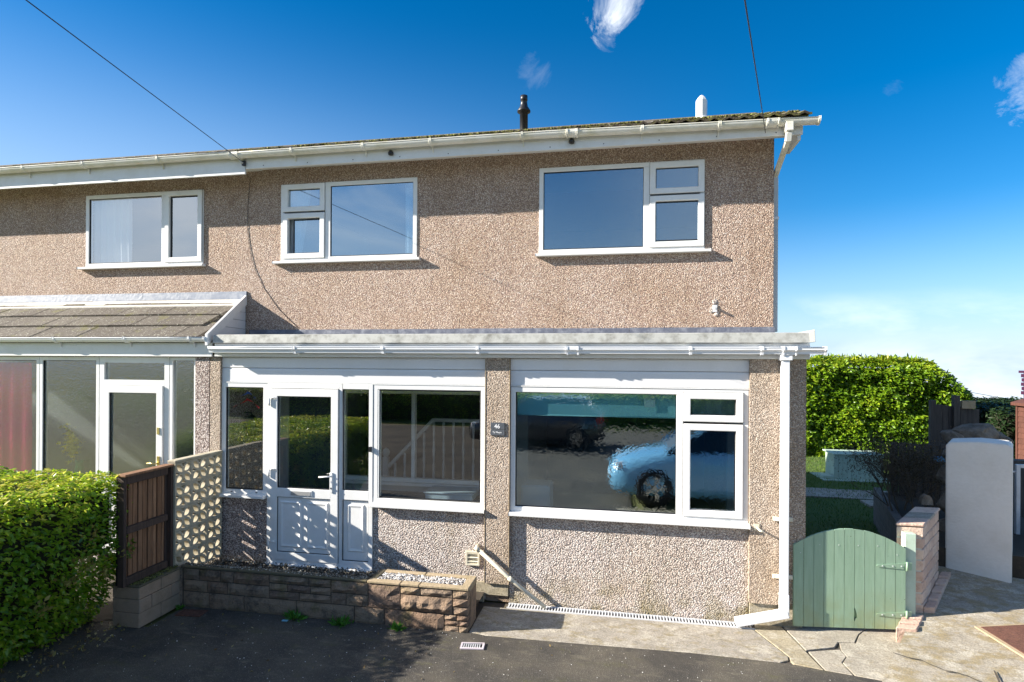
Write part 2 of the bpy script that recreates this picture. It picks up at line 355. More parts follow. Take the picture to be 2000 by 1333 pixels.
# ------------------------------------------------------------------ building helpers
def roots(o):
    while o.parent: o = o.parent
    return o
def tag(o, label=None, cat=None, group=None, kind=None):
    for k, v in (('label', label), ('category', cat), ('group', group), ('kind', kind)):
        if v: o[k] = v
    return o
def empty(name, loc=(0, 0, 0), rz=0, label=None, cat=None, group=None):
    o = bpy.data.objects.new(name, None); COL.objects.link(o); o.location = loc; o.rotation_euler = (0, 0, rz)
    o.empty_display_size = .1
    return tag(o, label, cat, group)

class MB:
    def __init__(s): s.v = []; s.f = []; s.sm = []
    def face_add(s, vs, fs, smooth=False):
        b = len(s.v); s.v += [tuple(p) for p in vs]
        for f in fs: s.f.append(tuple(b+i for i in f)); s.sm.append(smooth)
        return s
    def box(s, x0, x1, y0, y1, z0, z1):
        if x0 > x1: x0, x1 = x1, x0
        return s.face_add([(x0, y0, z0), (x1, y0, z0), (x1, y1, z0), (x0, y1, z0), (x0, y0, z1), (x1, y0, z1), (x1, y1, z1), (x0, y1, z1)],
                          [(0, 3, 2, 1), (4, 5, 6, 7), (0, 1, 5, 4), (1, 2, 6, 5), (2, 3, 7, 6), (3, 0, 4, 7)])
    def prism(s, foot, z0, z1):
        """footprint polygon (ccw) raised from z0 to z1; z may be callables"""
        n = len(foot); a = z0 if callable(z0) else (lambda x, y: z0); b = z1 if callable(z1) else (lambda x, y: z1)
        vs = [(x, y, a(x, y)) for x, y in foot]+[(x, y, b(x, y)) for x, y in foot]
        fs = [tuple(range(n-1, -1, -1)), tuple(range(n, 2*n))]+[(i, (i+1) % n, n+(i+1) % n, n+i) for i in range(n)]
        return s.face_add(vs, fs)
    def extr(s, prof, a, b, axis='x', smooth=False, close=True, caps=True):
        """profile of 2D points extruded along an axis: x -> profile is (y,z)"""
        n = len(prof)
        def P(p, t): return (t, p[0], p[1]) if axis == 'x' else ((p[0], t, p[1]) if axis == 'y' else (p[0], p[1], t))
        vs = [P(p, a) for p in prof]+[P(p, b) for p in prof]
        fs = [(i, (i+1) % n, n+(i+1) % n, n+i) for i in range(n if close else n-1)]
        s.face_add(vs, fs, smooth)
        if caps and close: s.face_add(vs, [tuple(range(n-1, -1, -1)), tuple(range(n, 2*n))])
        return s
    def tube(s, pts, r, seg=8, smooth=True, caps=True):
        pts = [Vector(p) for p in pts]; rr = r if isinstance(r, (list, tuple)) else [r]*len(pts)
        rings = []; base = len(s.v)
        up = None
        for i, p in enumerate(pts):
            dv = (pts[min(i+1, len(pts)-1)]-pts[max(i-1, 0)]).normalized()
            if up is None: up = Vector((0, 0, 1)) if abs(dv.z) < .9 else Vector((1, 0, 0))
            a = dv.cross(up).normalized(); b = a.cross(dv).normalized(); up = b
            for k in range(seg):
                th = 2*math.pi*k/seg; q = p+(a*math.cos(th)+b*math.sin(th))*rr[i]; s.v.append(tuple(q))
        for i in range(len(pts)-1):
            for k in range(seg):
                k2 = (k+1) % seg
                s.f.append((base+i*seg+k, base+i*seg+k2, base+(i+1)*seg+k2, base+(i+1)*seg+k)); s.sm.append(smooth)
        if caps:
            s.f.append(tuple(base+k for k in range(seg))); s.sm.append(False)
            s.f.append(tuple(base+(len(pts)-1)*seg+k for k in reversed(range(seg)))); s.sm.append(False)
        return s
    def bar(s, p0, p1, w, h, up=(0, 0, 1)):
        p0, p1 = Vector(p0), Vector(p1); dv = (p1-p0).normalized(); a = dv.cross(Vector(up)).normalized()*w/2; b = a.cross(dv).normalized()*h/2
        vs = [p0-a-b, p0+a-b, p0+a+b, p0-a+b, p1-a-b, p1+a-b, p1+a+b, p1-a+b]
        return s.face_add(vs, [(0, 1, 2, 3), (7, 6, 5, 4), (0, 4, 5, 1), (1, 5, 6, 2), (2, 6, 7, 3), (3, 7, 4, 0)])
    def lathe(s, prof, cx, cy, seg=16, smooth=True, cap=True):
        b = len(s.v)
        for r, z in prof:
            for k in range(seg):
                th = 2*math.pi*k/seg; s.v.append((cx+r*math.cos(th), cy+r*math.sin(th), z))
        for i in range(len(prof)-1):
            for k in range(seg):
                k2 = (k+1) % seg; s.f.append((b+i*seg+k, b+i*seg+k2, b+(i+1)*seg+k2, b+(i+1)*seg+k)); s.sm.append(smooth)
        if cap: s.f.append(tuple(b+(len(prof)-1)*seg+k for k in range(seg))); s.sm.append(False)
        return s
    def build(s, name, mt, parent=None, bevel=0, local=False, seg=1):
        me = bpy.data.meshes.new(name); vs = s.v
        if parent is not None and not local:
            r = roots(parent); M = Matrix.Translation(r.location) @ r.rotation_euler.to_matrix().to_4x4(); Mi = M.inverted()
            vs = [tuple(Mi @ Vector(v)) for v in vs]
        me.from_pydata(vs, [], s.f); me.polygons.foreach_set('use_smooth', s.sm)
        bm = bmesh.new(); bm.from_mesh(me); bmesh.ops.recalc_face_normals(bm, faces=bm.faces)
        if bevel:
            bmesh.ops.remove_doubles(bm, verts=bm.verts, dist=1e-5)
            bmesh.ops.bevel(bm, geom=[e for e in bm.edges if e.calc_face_angle(0) > .5], offset=bevel, segments=seg, affect='EDGES', clamp_overlap=True)
        bm.to_mesh(me); bm.free()
        me.materials.append(mt)
        o = bpy.data.objects.new(name, me); COL.objects.link(o)
        if parent is not None: o.parent = parent
        return o

def inst(src, parent, loc=None, rot=None, name=None, sc=None):
    o = src.copy(); COL.objects.link(o); o.parent = parent
    if name: o.name = name
    if loc is not None: o.location = loc
    if rot is not None: o.rotation_euler = rot
    if sc is not None: o.scale = sc
    return o

def wall_cells(mb, x0, x1, z0, z1, y0, y1, holes):
    """a wall slab between y0 (front) and y1 (back) with rectangular openings (hx0,hx1,hz0,hz1)"""
    xs = sorted({x0, x1, *[h[0] for h in holes], *[h[1] for h in holes]}); zs = sorted({z0, z1, *[h[2] for h in holes], *[h[3] for h in holes]})
    xs = [x for x in xs if x0 <= x <= x1]; zs = [z for z in zs if z0 <= z <= z1]
    def solid(i, j):
        if i < 0 or j < 0 or i >= len(xs)-1 or j >= len(zs)-1: return False
        cx, cz = (xs[i]+xs[i+1])/2, (zs[j]+zs[j+1])/2
        return not any(h[0] < cx < h[1] and h[2] < cz < h[3] for h in holes)
    for i in range(len(xs)-1):
        for j in range(len(zs)-1):
            if not solid(i, j): continue
            a, b, c, e = xs[i], xs[i+1], zs[j], zs[j+1]
            vs = [(a, y0, c), (b, y0, c), (b, y1, c), (a, y1, c), (a, y0, e), (b, y0, e), (b, y1, e), (a, y1, e)]
            fs = [(0, 1, 5, 4), (2, 3, 7, 6)]
            if not solid(i+1, j): fs.append((1, 2, 6, 5))
            if not solid(i-1, j): fs.append((3, 0, 4, 7))
            if not solid(i, j+1): fs.append((4, 5, 6, 7))
            if not solid(i, j-1): fs.append((0, 3, 2, 1))
            mb.face_add(vs, fs)
    return mb

def ring(mb, x0, x1, z0, z1, w, y0, y1, wb=None):
    """mitred rectangular frame"""
    wb = wb or w
    o = [(x0, z0), (x1, z0), (x1, z1), (x0, z1)]; i_ = [(x0+w, z0+wb), (x1-w, z0+wb), (x1-w, z1-w), (x0+w, z1-w)]
    vs = [(a, y0, b) for a, b in o]+[(a, y0, b) for a, b in i_]+[(a, y1, b) for a, b in o]+[(a, y1, b) for a, b in i_]
    fs = []
    for k in range(4):
        j = (k+1) % 4
        fs += [(k, j, 4+j, 4+k), (8+k, 12+k, 12+j, 8+j), (k, 8+k, 8+j, j), (4+k, 4+j, 12+j, 12+k)]
    return mb.face_add(vs, fs)

def window(parent, name, x0, x1, z0, z1, y, frame, panes, sashes=(), bars=(), sill=None, glass=g_up, depth=.07, silly=.06):
    """outer frame (part) with mullions, opening sashes, panes and sill as sub-parts"""
    fw = .052
    fm = MB(); ring(fm, x0, x1, z0, z1, fw, y, y+depth)
    o = fm.build(name, m_white, parent, .004)
    for (a, b, c, e) in bars: MB().box(a, b, y+.001, y+depth-.002, c, e).build('mullion', m_white, o, .003)
    for (a, b, c, e) in sashes:
        s_ = MB(); ring(s_, a, b, c, e, .066, y-.017, y+.045); s_.build('sash', m_white, o, .006)
        g = MB(); ring(g, a-.003, b+.003, c-.003, e+.003, .01, y-.004, y+.002); g.build('gasket', m_seal, o)
    for (a, b, c, e) in panes:
        g = MB(); ring(g, a-.004, b+.004, c-.004, e+.004, .009, y+.012, y+.03); g.build('gasket', m_seal, o)
        MB().box(a, b, y+.022, y+.026, c, e).build('pane', glass, o)
    if sill:
        a, b, zt = sill
        prof = [(y-silly, zt-.034), (y-silly, zt-.006), (y-.004, zt), (y+depth, zt), (y+depth, zt-.034)]
        sm_ = MB(); sm_.extr(prof, a, b); sm_.build('sill', m_white, o, .003)
    return o

def set_rand(me, per_face_count, vals):
    """per-leaf random value stored as a colour attribute on faces' corners"""
    ca = me.color_attributes.new('rand', 'FLOAT_COLOR', 'CORNER')
    n = len(me.loops); arr = np.ones((n, 4), np.float32)
    arr[:, :3] = np.repeat(vals, per_face_count)[:, None]
    ca.data.foreach_set('color', arr.ravel())

def leaves(name, P, N, size, mt, parent=None, rs=1, kind=None, aspect=.5, jit=.8, vals=None, fold=.25, label=None, face=0):
    """P: leaf bases, N: outward directions; each leaf is two folded quads"""
    g = np.random.default_rng(rs); n = len(P)
    d = N+g.normal(0, jit, (n, 3)); d /= np.linalg.norm(d, axis=1, keepdims=True)      # leaf axis
    t = g.normal(0, 1, (n, 3)); s = np.cross(d, t); s /= np.linalg.norm(s, axis=1, keepdims=True)
    u = np.cross(s, d)
    if face:
        u = N*.75+np.array([0, 0, face])+g.normal(0, .42, (n, 3)); u /= np.linalg.norm(u, axis=1, keepdims=True)
        t = g.normal(0, 1, (n, 3))+N*.4; d = t-u*np.sum(t*u, 1, keepdims=True); d /= np.linalg.norm(d, axis=1, keepdims=True); s = np.cross(d, u)
    L = size*g.uniform(.6, 1.3, (n, 1)); Wd = L*aspect*.5
    b = P; m1 = P+d*L*.5-u*L*fold*.2; tip = P+d*L
    l = P+d*L*.45+s*Wd+u*Wd*fold*1.5; r = P+d*L*.45-s*Wd+u*Wd*fold*1.5
    V = np.stack([b, r, tip, l, m1], 1).reshape(-1, 3)
    i = np.arange(n)*5
    F = np.stack([np.stack([i, i+1, i+2, i+4], 1), np.stack([i, i+4, i+2, i+3], 1)], 1).reshape(-1, 4)
    me = bpy.data.meshes.new(name); me.vertices.add(len(V)); 
    if parent is not None:
        V = V-np.array(roots(parent).location)
    me.vertices.foreach_set('co', V.astype(np.float32).ravel())
    me.loops.add(F.size); me.loops.foreach_set('vertex_index', F.astype(np.int32).ravel())
    me.polygons.add(len(F)); me.polygons.foreach_set('loop_start', (np.arange(len(F))*4).astype(np.int32))
    me.update(calc_edges=True); me.validate()
    if vals is None: vals = g.uniform(0, 1, n)
    set_rand(me, 8, vals)
    me.materials.append(mt); o = bpy.data.objects.new(name, me); COL.objects.link(o)
    if parent is not None: o.parent = parent
    if kind: o['kind'] = kind
    if label: o['label'] = label
    return o

def pebbles(name, P, size, mt, parent=None, rs=3, kind='stuff'):
    g = np.random.default_rng(rs); n = len(P)
    O = np.array([(1, 0, 0), (-1, 0, 0), (0, 1, 0), (0, -1, 0), (0, 0, .7), (0, 0, -.7)], float)
    V = O[None]*(size*g.uniform(.45, 1.1, (n, 1, 3)))
    a = g.uniform(0, 6.28, n); c, s = np.cos(a), np.sin(a)
    Rm = np.zeros((n, 3, 3)); Rm[:, 0, 0] = c; Rm[:, 0, 1] = -s; Rm[:, 1, 0] = s; Rm[:, 1, 1] = c; Rm[:, 2, 2] = 1
    b = g.uniform(-.6, .6, n); Rx = np.zeros((n, 3, 3)); Rx[:, 0, 0] = 1; Rx[:, 1, 1] = np.cos(b); Rx[:, 1, 2] = -np.sin(b); Rx[:, 2, 1] = np.sin(b); Rx[:, 2, 2] = np.cos(b)
    V = np.einsum('nij,nkj->nki', Rm@Rx, V)+P[:, None]
    fs = np.array([(0, 2, 4), (2, 1, 4), (1, 3, 4), (3, 0, 4), (2, 0, 5), (1, 2, 5), (3, 1, 5), (0, 3, 5)])
    F = (fs[None]+(np.arange(n)*6)[:, None, None]).reshape(-1, 3)
    V = V.reshape(-1, 3)
    if parent is not None: V = V-np.array(roots(parent).location)
    me = bpy.data.meshes.new(name); me.from_pydata(V.tolist(), [], F.tolist())
    set_rand(me, 24, g.uniform(0, 1, n)); me.materials.append(mt)
    o = bpy.data.objects.new(name, me); COL.objects.link(o)
    if parent is not None: o.parent = parent
    o['kind'] = kind; return o

def boulder(name, c, r, mt, parent, seed=0, sub=3, rough=.25):
    bm = bmesh.new(); bmesh.ops.create_icosphere(bm, subdivisions=sub, radius=1)
    off = Vector((seed*3.7, seed*1.3, seed*2.1))
    for v in bm.verts:
        k = 1+rough*mnoise.noise(v.co*1.3+off)*2+rough*.5*mnoise.noise(v.co*3.5+off)
        v.co = Vector((v.co.x*r[0]*k, v.co.y*r[1]*k, v.co.z*r[2]*k))+Vector(c)-(roots(parent).location if parent else Vector())
    me = bpy.data.meshes.new(name); bm.to_mesh(me); bm.free(); me.materials.append(mt)
    o = bpy.data.objects.new(name, me); COL.objects.link(o); o.parent = parent; return o

# ------------------------------------------------------------------ the ground
def sheet(name, pts, z, mt, sub=None, kind='structure', parent=None):
    mb = MB(); mb.face_add([(x, y, z(x, y) if callable(z) else z) for x, y in pts], [tuple(range(len(pts)))])
    o = mb.build(name, mt, parent); 
    if kind: o['kind'] = kind
    return o
def f_field(t, P, pos):
    n = t.noise(pos, .05, 5); n2 = t.noise(pos, 6, 5, .8)
    c = t.mix(n, (.15, .17, .04), (.24, .22, .07)); c = t.mix(t.mapr(n2, .4, .6, 0, .5), c, (.09, .10, .03))
    t.put(P.inputs['Base Color'], c); P.inputs['Roughness'].default_value = .95
m_field = mat('rough pasture', f_field)
gb = MB()
gy = [(-600, -.03), (16, -.03), (24, -.25), (40, -1.6), (70, -4.6), (140, -11.5), (300, -26), (900, -76)]
for (a, za), (b_, zb) in zip(gy, gy[1:]): gb.face_add([(-700, a, za), (700, a, za), (700, b_, zb), (-700, b_, zb)], [(0, 1, 2, 3)])
gb.build('ground', m_field)['kind'] = 'structure'
sheet('driveway', [(-3.86, -1.0), (-3.6, -1.0), (-3.3, -1.18), (-3.0, -1.2), (-3.0, -.68), (.03, -.68), (.2, -.735), (.93, -.72), (2.0, -.69), (2.81, -.715), (3.08, -.77), (3.54, -.86), (2.95, -1.75), (1.6, -3.8), (1.6, -9), (-3.86, -9)], 0, m_asph)
sheet('road', [(-120, -16), (-120, -9.0), (-3.86, -9.0), (1.6, -9), (120, -9), (120, -16)], -.004, m_asph)
sheet('soil_verge', [(-5.6, -9), (-3.86, -9), (-3.86, -1.6), (-3.5, -1.15), (-3.25, -1.1), (-3.25, .3), (-5.6, .3)], .006, m_soil)
# the concrete apron in front of the wall: cracked slabs and a stained strip, each set a little apart
AP = -.004
sheet('concrete_base', [(-.2, -.68), (.2, -.745), (.93, -.73), (2.0, -.7), (2.81, -.725), (3.08, -.78), (3.6, -.88), (4.2, .3), (4.2, .9), (3.1, .9), (3.1, .02), (-.2, .02)], AP-.006, m_mort2)
ap = empty('concrete_apron', (0, 0, 0), 0); ap['kind'] = 'structure'
def slab(pts, z, mt, name='slab', th=.02):
    mb = MB(); mb.prism(pts, z-th, z); o = mb.build(name, mt, ap, .003); return o
slab([(.02, -.70), (.2, -.735), (.93, -.722), (1.5, -.705), (2.0, -.69), (2.75, -.712), (2.83, -.66), (2.84, -.6), (2.66, -.12), (.02, -.12)], .004, m_apron)
slab([(2.675, -.12), (2.855, -.6), (2.845, -.665), (2.86, -.72), (3.07, -.772), (2.94, .0), (2.7, .0)], .006, m_yel, 'concrete_strip')
slab([(2.955, .02), (3.03, -.45), (3.30, -.34), (3.365, -.232), (3.51, -.212), (3.61, -.032), (3.73, .108), (3.73, .5), (2.955, .5)], .007, m_slab)
slab([(3.045, -.47), (3.085, -.775), (3.28, -.81), (3.262, -.62), (3.338, -.50), (3.33, -.378)], .005, m_slab)
slab([(3.34, -.39), (3.345, -.50), (3.27, -.62), (3.30, -.815), (3.56, -.865), (3.86, -.28), (3.98, -.05), (4.15, .2), (4.15, .5), (3.735, .5), (3.735, .11), (3.615, -.04), (3.52, -.22), (3.375, -.24)], .004, m_slab)
slab([(3.10, .52), (4.3, .52), (4.3, 1.4), (3.10, 1.4)], .004, m_slab, 'slab')
# neighbour's raised concrete drive on the right, sloping up away from the road
def rz_(x, y): return max(0., .13*(y+.9))+.008
mb = MB()
def bx(y): return 3.54+(y+.86)*.66 if y > -.86 else 3.54+(y+.86)*.66
ys = [-4.2, -3, -2, -1.4, -.9, -.6, -.3, 0, .3, .6, .9, 1.2, 1.6, 2.0, 2.6]
for a, b in zip(ys, ys[1:]):
    x0, x1 = bx(a)-.06, bx(b)-.06
    n_ = 6
    for i in range(n_):
        u0, u1 = i/n_, (i+1)/n_
        q = [(x0+(14-x0)*u0, a), (x0+(14-x0)*u1, a), (x1+(14-x1)*u1, b), (x1+(14-x1)*u0, b)]
        mb.face_add([(x, y, rz_(x, y)+.012*mnoise.noise(Vector((x*1.4, y*1.4, 0)))) for x, y in q], [(0, 1, 2, 3)])
o = mb.build('concrete_drive', m_ramp); o['kind'] = 'structure'
# long cracks in the drive (narrow dark grooves filled with dirt)
def crack(pts, wd, zf, name='crack'):
    mb = MB()
    for i in range(len(pts)-1):
        a, b = Vector(pts[i]), Vector(pts[i+1]); dv = (b-a).normalized(); nn = Vector((-dv.y, dv.x))
        w0 = wd*(.5+rnd.random()); w1 = wd*(.5+rnd.random())
        q = [a-nn*w0, b-nn*w1, b+nn*w1, a+nn*w0]
        mb.face_add([(p.x, p.y, zf(p.x, p.y)) for p in q], [(0, 1, 2, 3)])
    return mb.build(name, m_mort2, ap)
def wig(p, q, n, amp, sd=1):
    g = random.Random(sd); return [(p[0]+(q[0]-p[0])*i/n+g.uniform(-amp, amp), p[1]+(q[1]-p[1])*i/n+g.uniform(-amp, amp)) for i in range(n+1)]
crack(wig((3.72, -.48), (4.45, -.92), 14, .02, 4), .006, lambda x, y: rz_(x, y)+.013)
crack(wig((4.40, -.62), (4.22, -1.2), 8, .006, 5), .008, lambda x, y: rz_(x, y)+.013)
# rusty access cover with a stone-coloured surround
mh = empty('access_cover', (4.95, -.1, .1), 0, 'rusty brown steel access cover set in the concrete drive', 'manhole cover')
foot = [(4.60, .02), (4.78, -.52), (5.9, -.36), (5.6, .26)]
MB().prism(foot, lambda x, y: rz_(x, y)+.010, lambda x, y: rz_(x, y)+.022).build('frame', m_cope, mh)
c_ = Vector((sum(p[0] for p in foot)/4, sum(p[1] for p in foot)/4))
f2 = [tuple(c_+(Vector(p)-c_)*.93) for p in foot]
MB().prism(f2, lambda x, y: rz_(x, y)+.015, lambda x, y: rz_(x, y)+.026).build('plate', m_rust, mh)
# garden behind the side gate
sheet('lawn', [(3.10, 1.42), (5.0, 1.42), (16, 8), (16, 16), (-8, 16), (-8, 5.1), (3.10, 5.1)], .0, m_lawn)
g = np.random.default_rng(5); n = 42000
P = np.stack([g.uniform(3.1, 11, n), 1.5+g.random(n)**1.0*9.6, np.zeros(n)], 1)
P = P[(P[:, 0] < 4.6+(P[:, 1]-1.5)*.62)]
leaves('grass', P, np.tile([0, 0, 1.], (len(P), 1)), .05, m_grass, None, 2, 'stuff', .16, .35)
pth = empty('garden_path', (5.6, 6.1, 0), 0); pth['kind'] = 'structure'
for i in range(8):
    MB().box(3.2+i*.78, 3.2+i*.78+.76, 5.85, 6.65, -.01, .02+.004*(i % 3)).build('slab', m_slab, pth, .004)
MB().box(5.75, 6.35, 5.2, 5.65, -.01, .045).build('slab', m_slab, pth, .004)

# ------------------------------------------------------------------ our half of the pair
H = empty('semi_detached_house', (0, .9, 0), 0, 'pebbledashed two storey house with white framed windows and number 46 beside its porch', 'house')
NB = empty('neighbouring_house', (-6, .9, 0), 0, 'adjoining left half of the pair with a tiled lean-to glazed porch', 'house')
PX = -3.28      # party line at ground floor
UX = -3.47      # party line on the upper wall
XR = 3.073
WB = .9         # upper wall face
EZ = 5.07
# upper walls
wm = MB(); wall_cells(wm, UX, XR, 2.45, EZ, WB, WB+.26, [(-2.975, -1.10, 3.80, 4.845), (.432, 2.34, 3.80, 4.862)]); wm.build('wall', m_dash_up, H)
nholes = [(-5.99, -4.115, 3.80, 4.845)]
wm = MB(); wall_cells(wm, -10.5, UX, 2.45, EZ, WB, WB+.26, nholes); wm.build('wall', m_dash_up, NB)
# side and back walls, floors, party wall
MB().box(XR-.26, XR, WB+.26, 5.0, 0, EZ).build('side_wall', m_dash_up, H)
MB().box(UX, XR-.26, 4.75, 5.0, 0, EZ).build('back_wall', m_dash_up, H)  # house depth cut short so the sun reaches the garden store
MB().box(-10.5, UX, 4.75, 5.0, 0, EZ).build('back_wall', m_dash_up, NB)
MB().box(UX-.1, UX+.1, WB+.27, 4.74, 0, EZ).build('party_wall', m_room, H)
MB().box(-10.5, -10.3, WB+.26, 4.75, 0, EZ).build('side_wall', m_dash_up, NB)
MB().box(UX+.1, XR-.26, WB+.26, 4.74, 2.50, 2.70).build('upper_floor', m_room, H)
MB().box(-10.3, UX-.1, WB+.26, 4.74, 2.50, 2.70).build('upper_floor', m_room, NB)
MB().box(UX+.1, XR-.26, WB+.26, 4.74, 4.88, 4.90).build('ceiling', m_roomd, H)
MB().box(-10.3, UX-.1, WB+.26, 4.74, 4.88, 4.90).build('ceiling', m_roomd, NB)
for xa, xb, hh in ((-.35, -.27, H),): MB().box(xa, xb, WB+.27, 4.74, 2.7, 4.88).build('partition', m_room, hh)
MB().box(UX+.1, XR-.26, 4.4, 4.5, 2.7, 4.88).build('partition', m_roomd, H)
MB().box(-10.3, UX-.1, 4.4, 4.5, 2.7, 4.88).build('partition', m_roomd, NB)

# upper windows
window(H, 'window', -2.97, -1.10, 3.83, 4.84, WB-.012, None,
       [(-2.905+.07-.045, -2.40-.02, 4.54, 4.765), (-2.79-.0, -2.42, 3.94, 4.37), (-2.27, -1.152, 3.888, 4.788)],
       [(-2.93, -2.345, 4.475, 4.832), (-2.93, -2.345, 3.868, 4.455)],
       [(-2.345, -2.27, 3.87, 4.80)], (-3.055, -1.055, 3.835))
window(H, 'window', .435, 2.335, 3.83, 4.862, WB-.012, None,
       [(.49, 1.655, 3.888, 4.805), (1.795, 2.27, 4.55, 4.785), (1.795, 2.27, 3.95, 4.39)],
       [(1.725, 2.33, 4.485, 4.85), (1.725, 2.33, 3.870, 4.465)],
       [(1.655, 1.73, 3.87, 4.81)], (.40, 2.395, 3.835), g_up2)
window(NB, 'window', -5.985, -4.12, 3.83, 4.84, WB-.012, None,
       [(-5.93, -4.76, 3.888, 4.788), (-4.62, -4.20, 3.92, 4.755)], [(-4.70, -4.13, 3.868, 4.832)],
       [(-4.765, -4.70, 3.87, 4.80)], (-6.06, -4.085, 3.835), g_up3)
# fill the frame head gap and the pane areas that casements own
def curtain(x0, x1, y, z0, z1, par, taper=0, folds=5, name='curtain', mt=None):
    mb = MB(); nx = folds*8; nz = 8
    for j in range(nz+1):
        t = j/nz; z = z1+(z0-z1)*t
        for i in range(nx+1):
            u = i/nx; xe = x1+(-taper*t if taper > 0 else 0); xs_ = x0+(-taper*t if taper < 0 else 0)
            mb.v.append((xs_+(xe-xs_)*u, y+.02*math.sin(u*folds*2*math.pi+.6*math.sin(3*t)), z))
    for j in range(nz):
        for i in range(nx):
            a = j*(nx+1)+i; mb.f.append((a, a+1, a+nx+2, a+nx+1)); mb.sm.append(True)
    o = mb.build(name, mt or m_curt, None); return o
tag(curtain(-2.98, -2.60, WB+.11, 3.82, 4.85, None, .16), 'white curtain at the left edge of the upper window next to the party line', 'curtain')
tag(curtain(-1.30, -1.08, WB+.11, 3.82, 4.85, None, 0, 3), 'narrow white curtain at the right edge of the middle upper window', 'curtain')
tag(curtain(-6.02, -5.35, WB+.11, 3.82, 4.85, None, 0, 6), 'white net curtain behind the left upper window of the adjoining house', 'curtain')
o = MB().box(.42, 2.36, WB+.20, WB+.205, 4.62, 4.87).build('roller_blind', m_teal, None); tag(o, 'pale blind rolled most of the way up inside the right upper window', 'blind')
o = MB(); o.tube([(2.22, WB+.18, 3.84), (2.22, WB+.18, 3.94)], .03, 8); 
pp = empty('pot_plant', (2.2, WB+.2, 3.84), 0, 'small green pot plant in the corner of the right upper window', 'plant')
MB().lathe([(.03, 3.84), (.042, 3.93)], 2.2, WB+.2, 10).build('pot', m_cream, pp)
g = np.random.default_rng(2); Pp = np.array([2.2, WB+.2, 3.93])+g.normal(0, .015, (60, 3)); leaves('foliage', Pp, np.tile([0, 0, 1.], (60, 1)), .09, m_leaf3, pp, 3, None, .4, .7)

# fascia, soffit, main roof
MB().box(-3.245, 3.27, .55, .575, 4.948, 5.115).build('fascia', m_fascia, H, .003)
MB().box(-10.6, -3.25, .545, .572, 4.885, 5.115).build('fascia', m_fascia, NB, .003)
MB().box(-3.245, 3.24, .576, WB-.001, 5.05, 5.065).build('soffit', m_fascia, H)
MB().box(-10.6, -3.25, .573, WB-.001, 5.04, 5.055).build('soffit', m_fascia, NB)
# gable verge: box end and bargeboard
ridge_y, pt = 2.95, .400
def rz(y): return 5.118+(y-.46)*pt
vb = MB(); vb.extr([(.576, 4.90), (1.0, 4.90), (1.0, rz(1.0)-.02), (.576, rz(.576)-.02)], 3.225, 3.255); vb.build('box_end', m_fascia, H, .003)
vb = MB(); vb.extr([(1.0, rz(1.0)-.20), (ridge_y, rz(ridge_y)-.20), (ridge_y, rz(ridge_y)-.02), (1.0, rz(1.0)-.02)], 3.225, 3.25); vb.build('bargeboard', m_fascia, H)
vb = MB(); vb.extr([(WB, EZ), (5.0, EZ), (ridge_y, rz(ridge_y)-.06)], XR-.2, XR-.001); vb.build('gable', m_dash_up, H)
def roofslab(x0, x1, par):
    mb = MB(); th = .045
    mb.extr([(.47, rz(.47)-th+.0), (ridge_y, rz(ridge_y)-th), (5.4, rz(.47)-th), (5.4, rz(.47)-th+.04), (ridge_y, rz(ridge_y)), (.47, rz(.47)-.004)], x0, x1)
    return mb.build('roof', m_tile2, par)
RF = roofslab(UX+.0, 3.30, H); RN = roofslab(-10.6, UX-.004, NB)
# interlocking double roll tiles: the first courses one by one
def tile_mesh(w=.295, l=.40, th=.022, roll=.022, name='tile', mt=m_tile2):
    mb = MB(); n = 12; top = []; bot = []
    for i in range(n+1):
        u = i/n; z = roll*(max(0, math.sin((u*2)*math.pi*2-math.pi/2))**1.0 if True else 0)
        top.append((u*w, z+th)); bot.append((u*w, z if i not in (0, n) else 0))
    vs = [(x, 0, z) for x, z in top]+[(x, 0, z) for x, z in bot]+[(x, l, z) for x, z in top]+[(x, l, z) for x, z in bot]
    m_ = n+1; fs = []
    for i in range(n): fs += [(i, i+1, m_+i+1, m_+i), (i, 2*m_+i, 2*m_+i+1, i+1), (m_+i, m_+i+1, 3*m_+i+1, 3*m_+i)]
    fs += [(0, m_, 3*m_, 2*m_), (n, 2*m_+n, 3*m_+n, m_+n)]
    mb.face_add(vs, fs); return mb
def tile_row(par, x0, x1, y, first, pit, w=.295, zfun=rz, jz=.006):
    nx = int((x1-x0)/w)
    for i in range(nx):
        x = x0+i*w
        r = roots(par)
        inst(first, par, (x-r.location.x, y-r.location.y, zfun(y)-r.location.z+rnd.uniform(-jz, jz)), (math.atan(pit)-.035+rnd.uniform(-.006, .006), rnd.uniform(-.008, .008), rnd.uniform(-.008, .008)))
t0 = tile_mesh().build('tile', m_tile2, RF, local=True)
for c in range(3): tile_row(RF, UX+.01, 3.36, .435+c*.345, t0, pt)
bpy.data.objects.remove(t0)
t0 = tile_mesh().build('tile', m_tile2, RN, local=True)
for c in range(2): tile_row(RN, UX-.004-.295*24, UX, .435+c*.345, t0, pt)
bpy.data.objects.remove(t0)
t0 = tile_mesh().build('tile', m_tile2, RF, local=True)
for c in range(3, 7): tile_row(RF, 3.36-.295*2+.03, 3.40, .435+c*.345, t0, pt)
bpy.data.objects.remove(t0)
mb = MB(); mb.extr([(ridge_y-.14, rz(ridge_y)-.05), (ridge_y-.08, rz(ridge_y)+.05), (ridge_y, rz(ridge_y)+.085), (ridge_y+.08, rz(ridge_y)+.05), (ridge_y+.14, rz(ridge_y)-.05)], -10.6, 3.30); mb.build('ridge', m_tile, H)
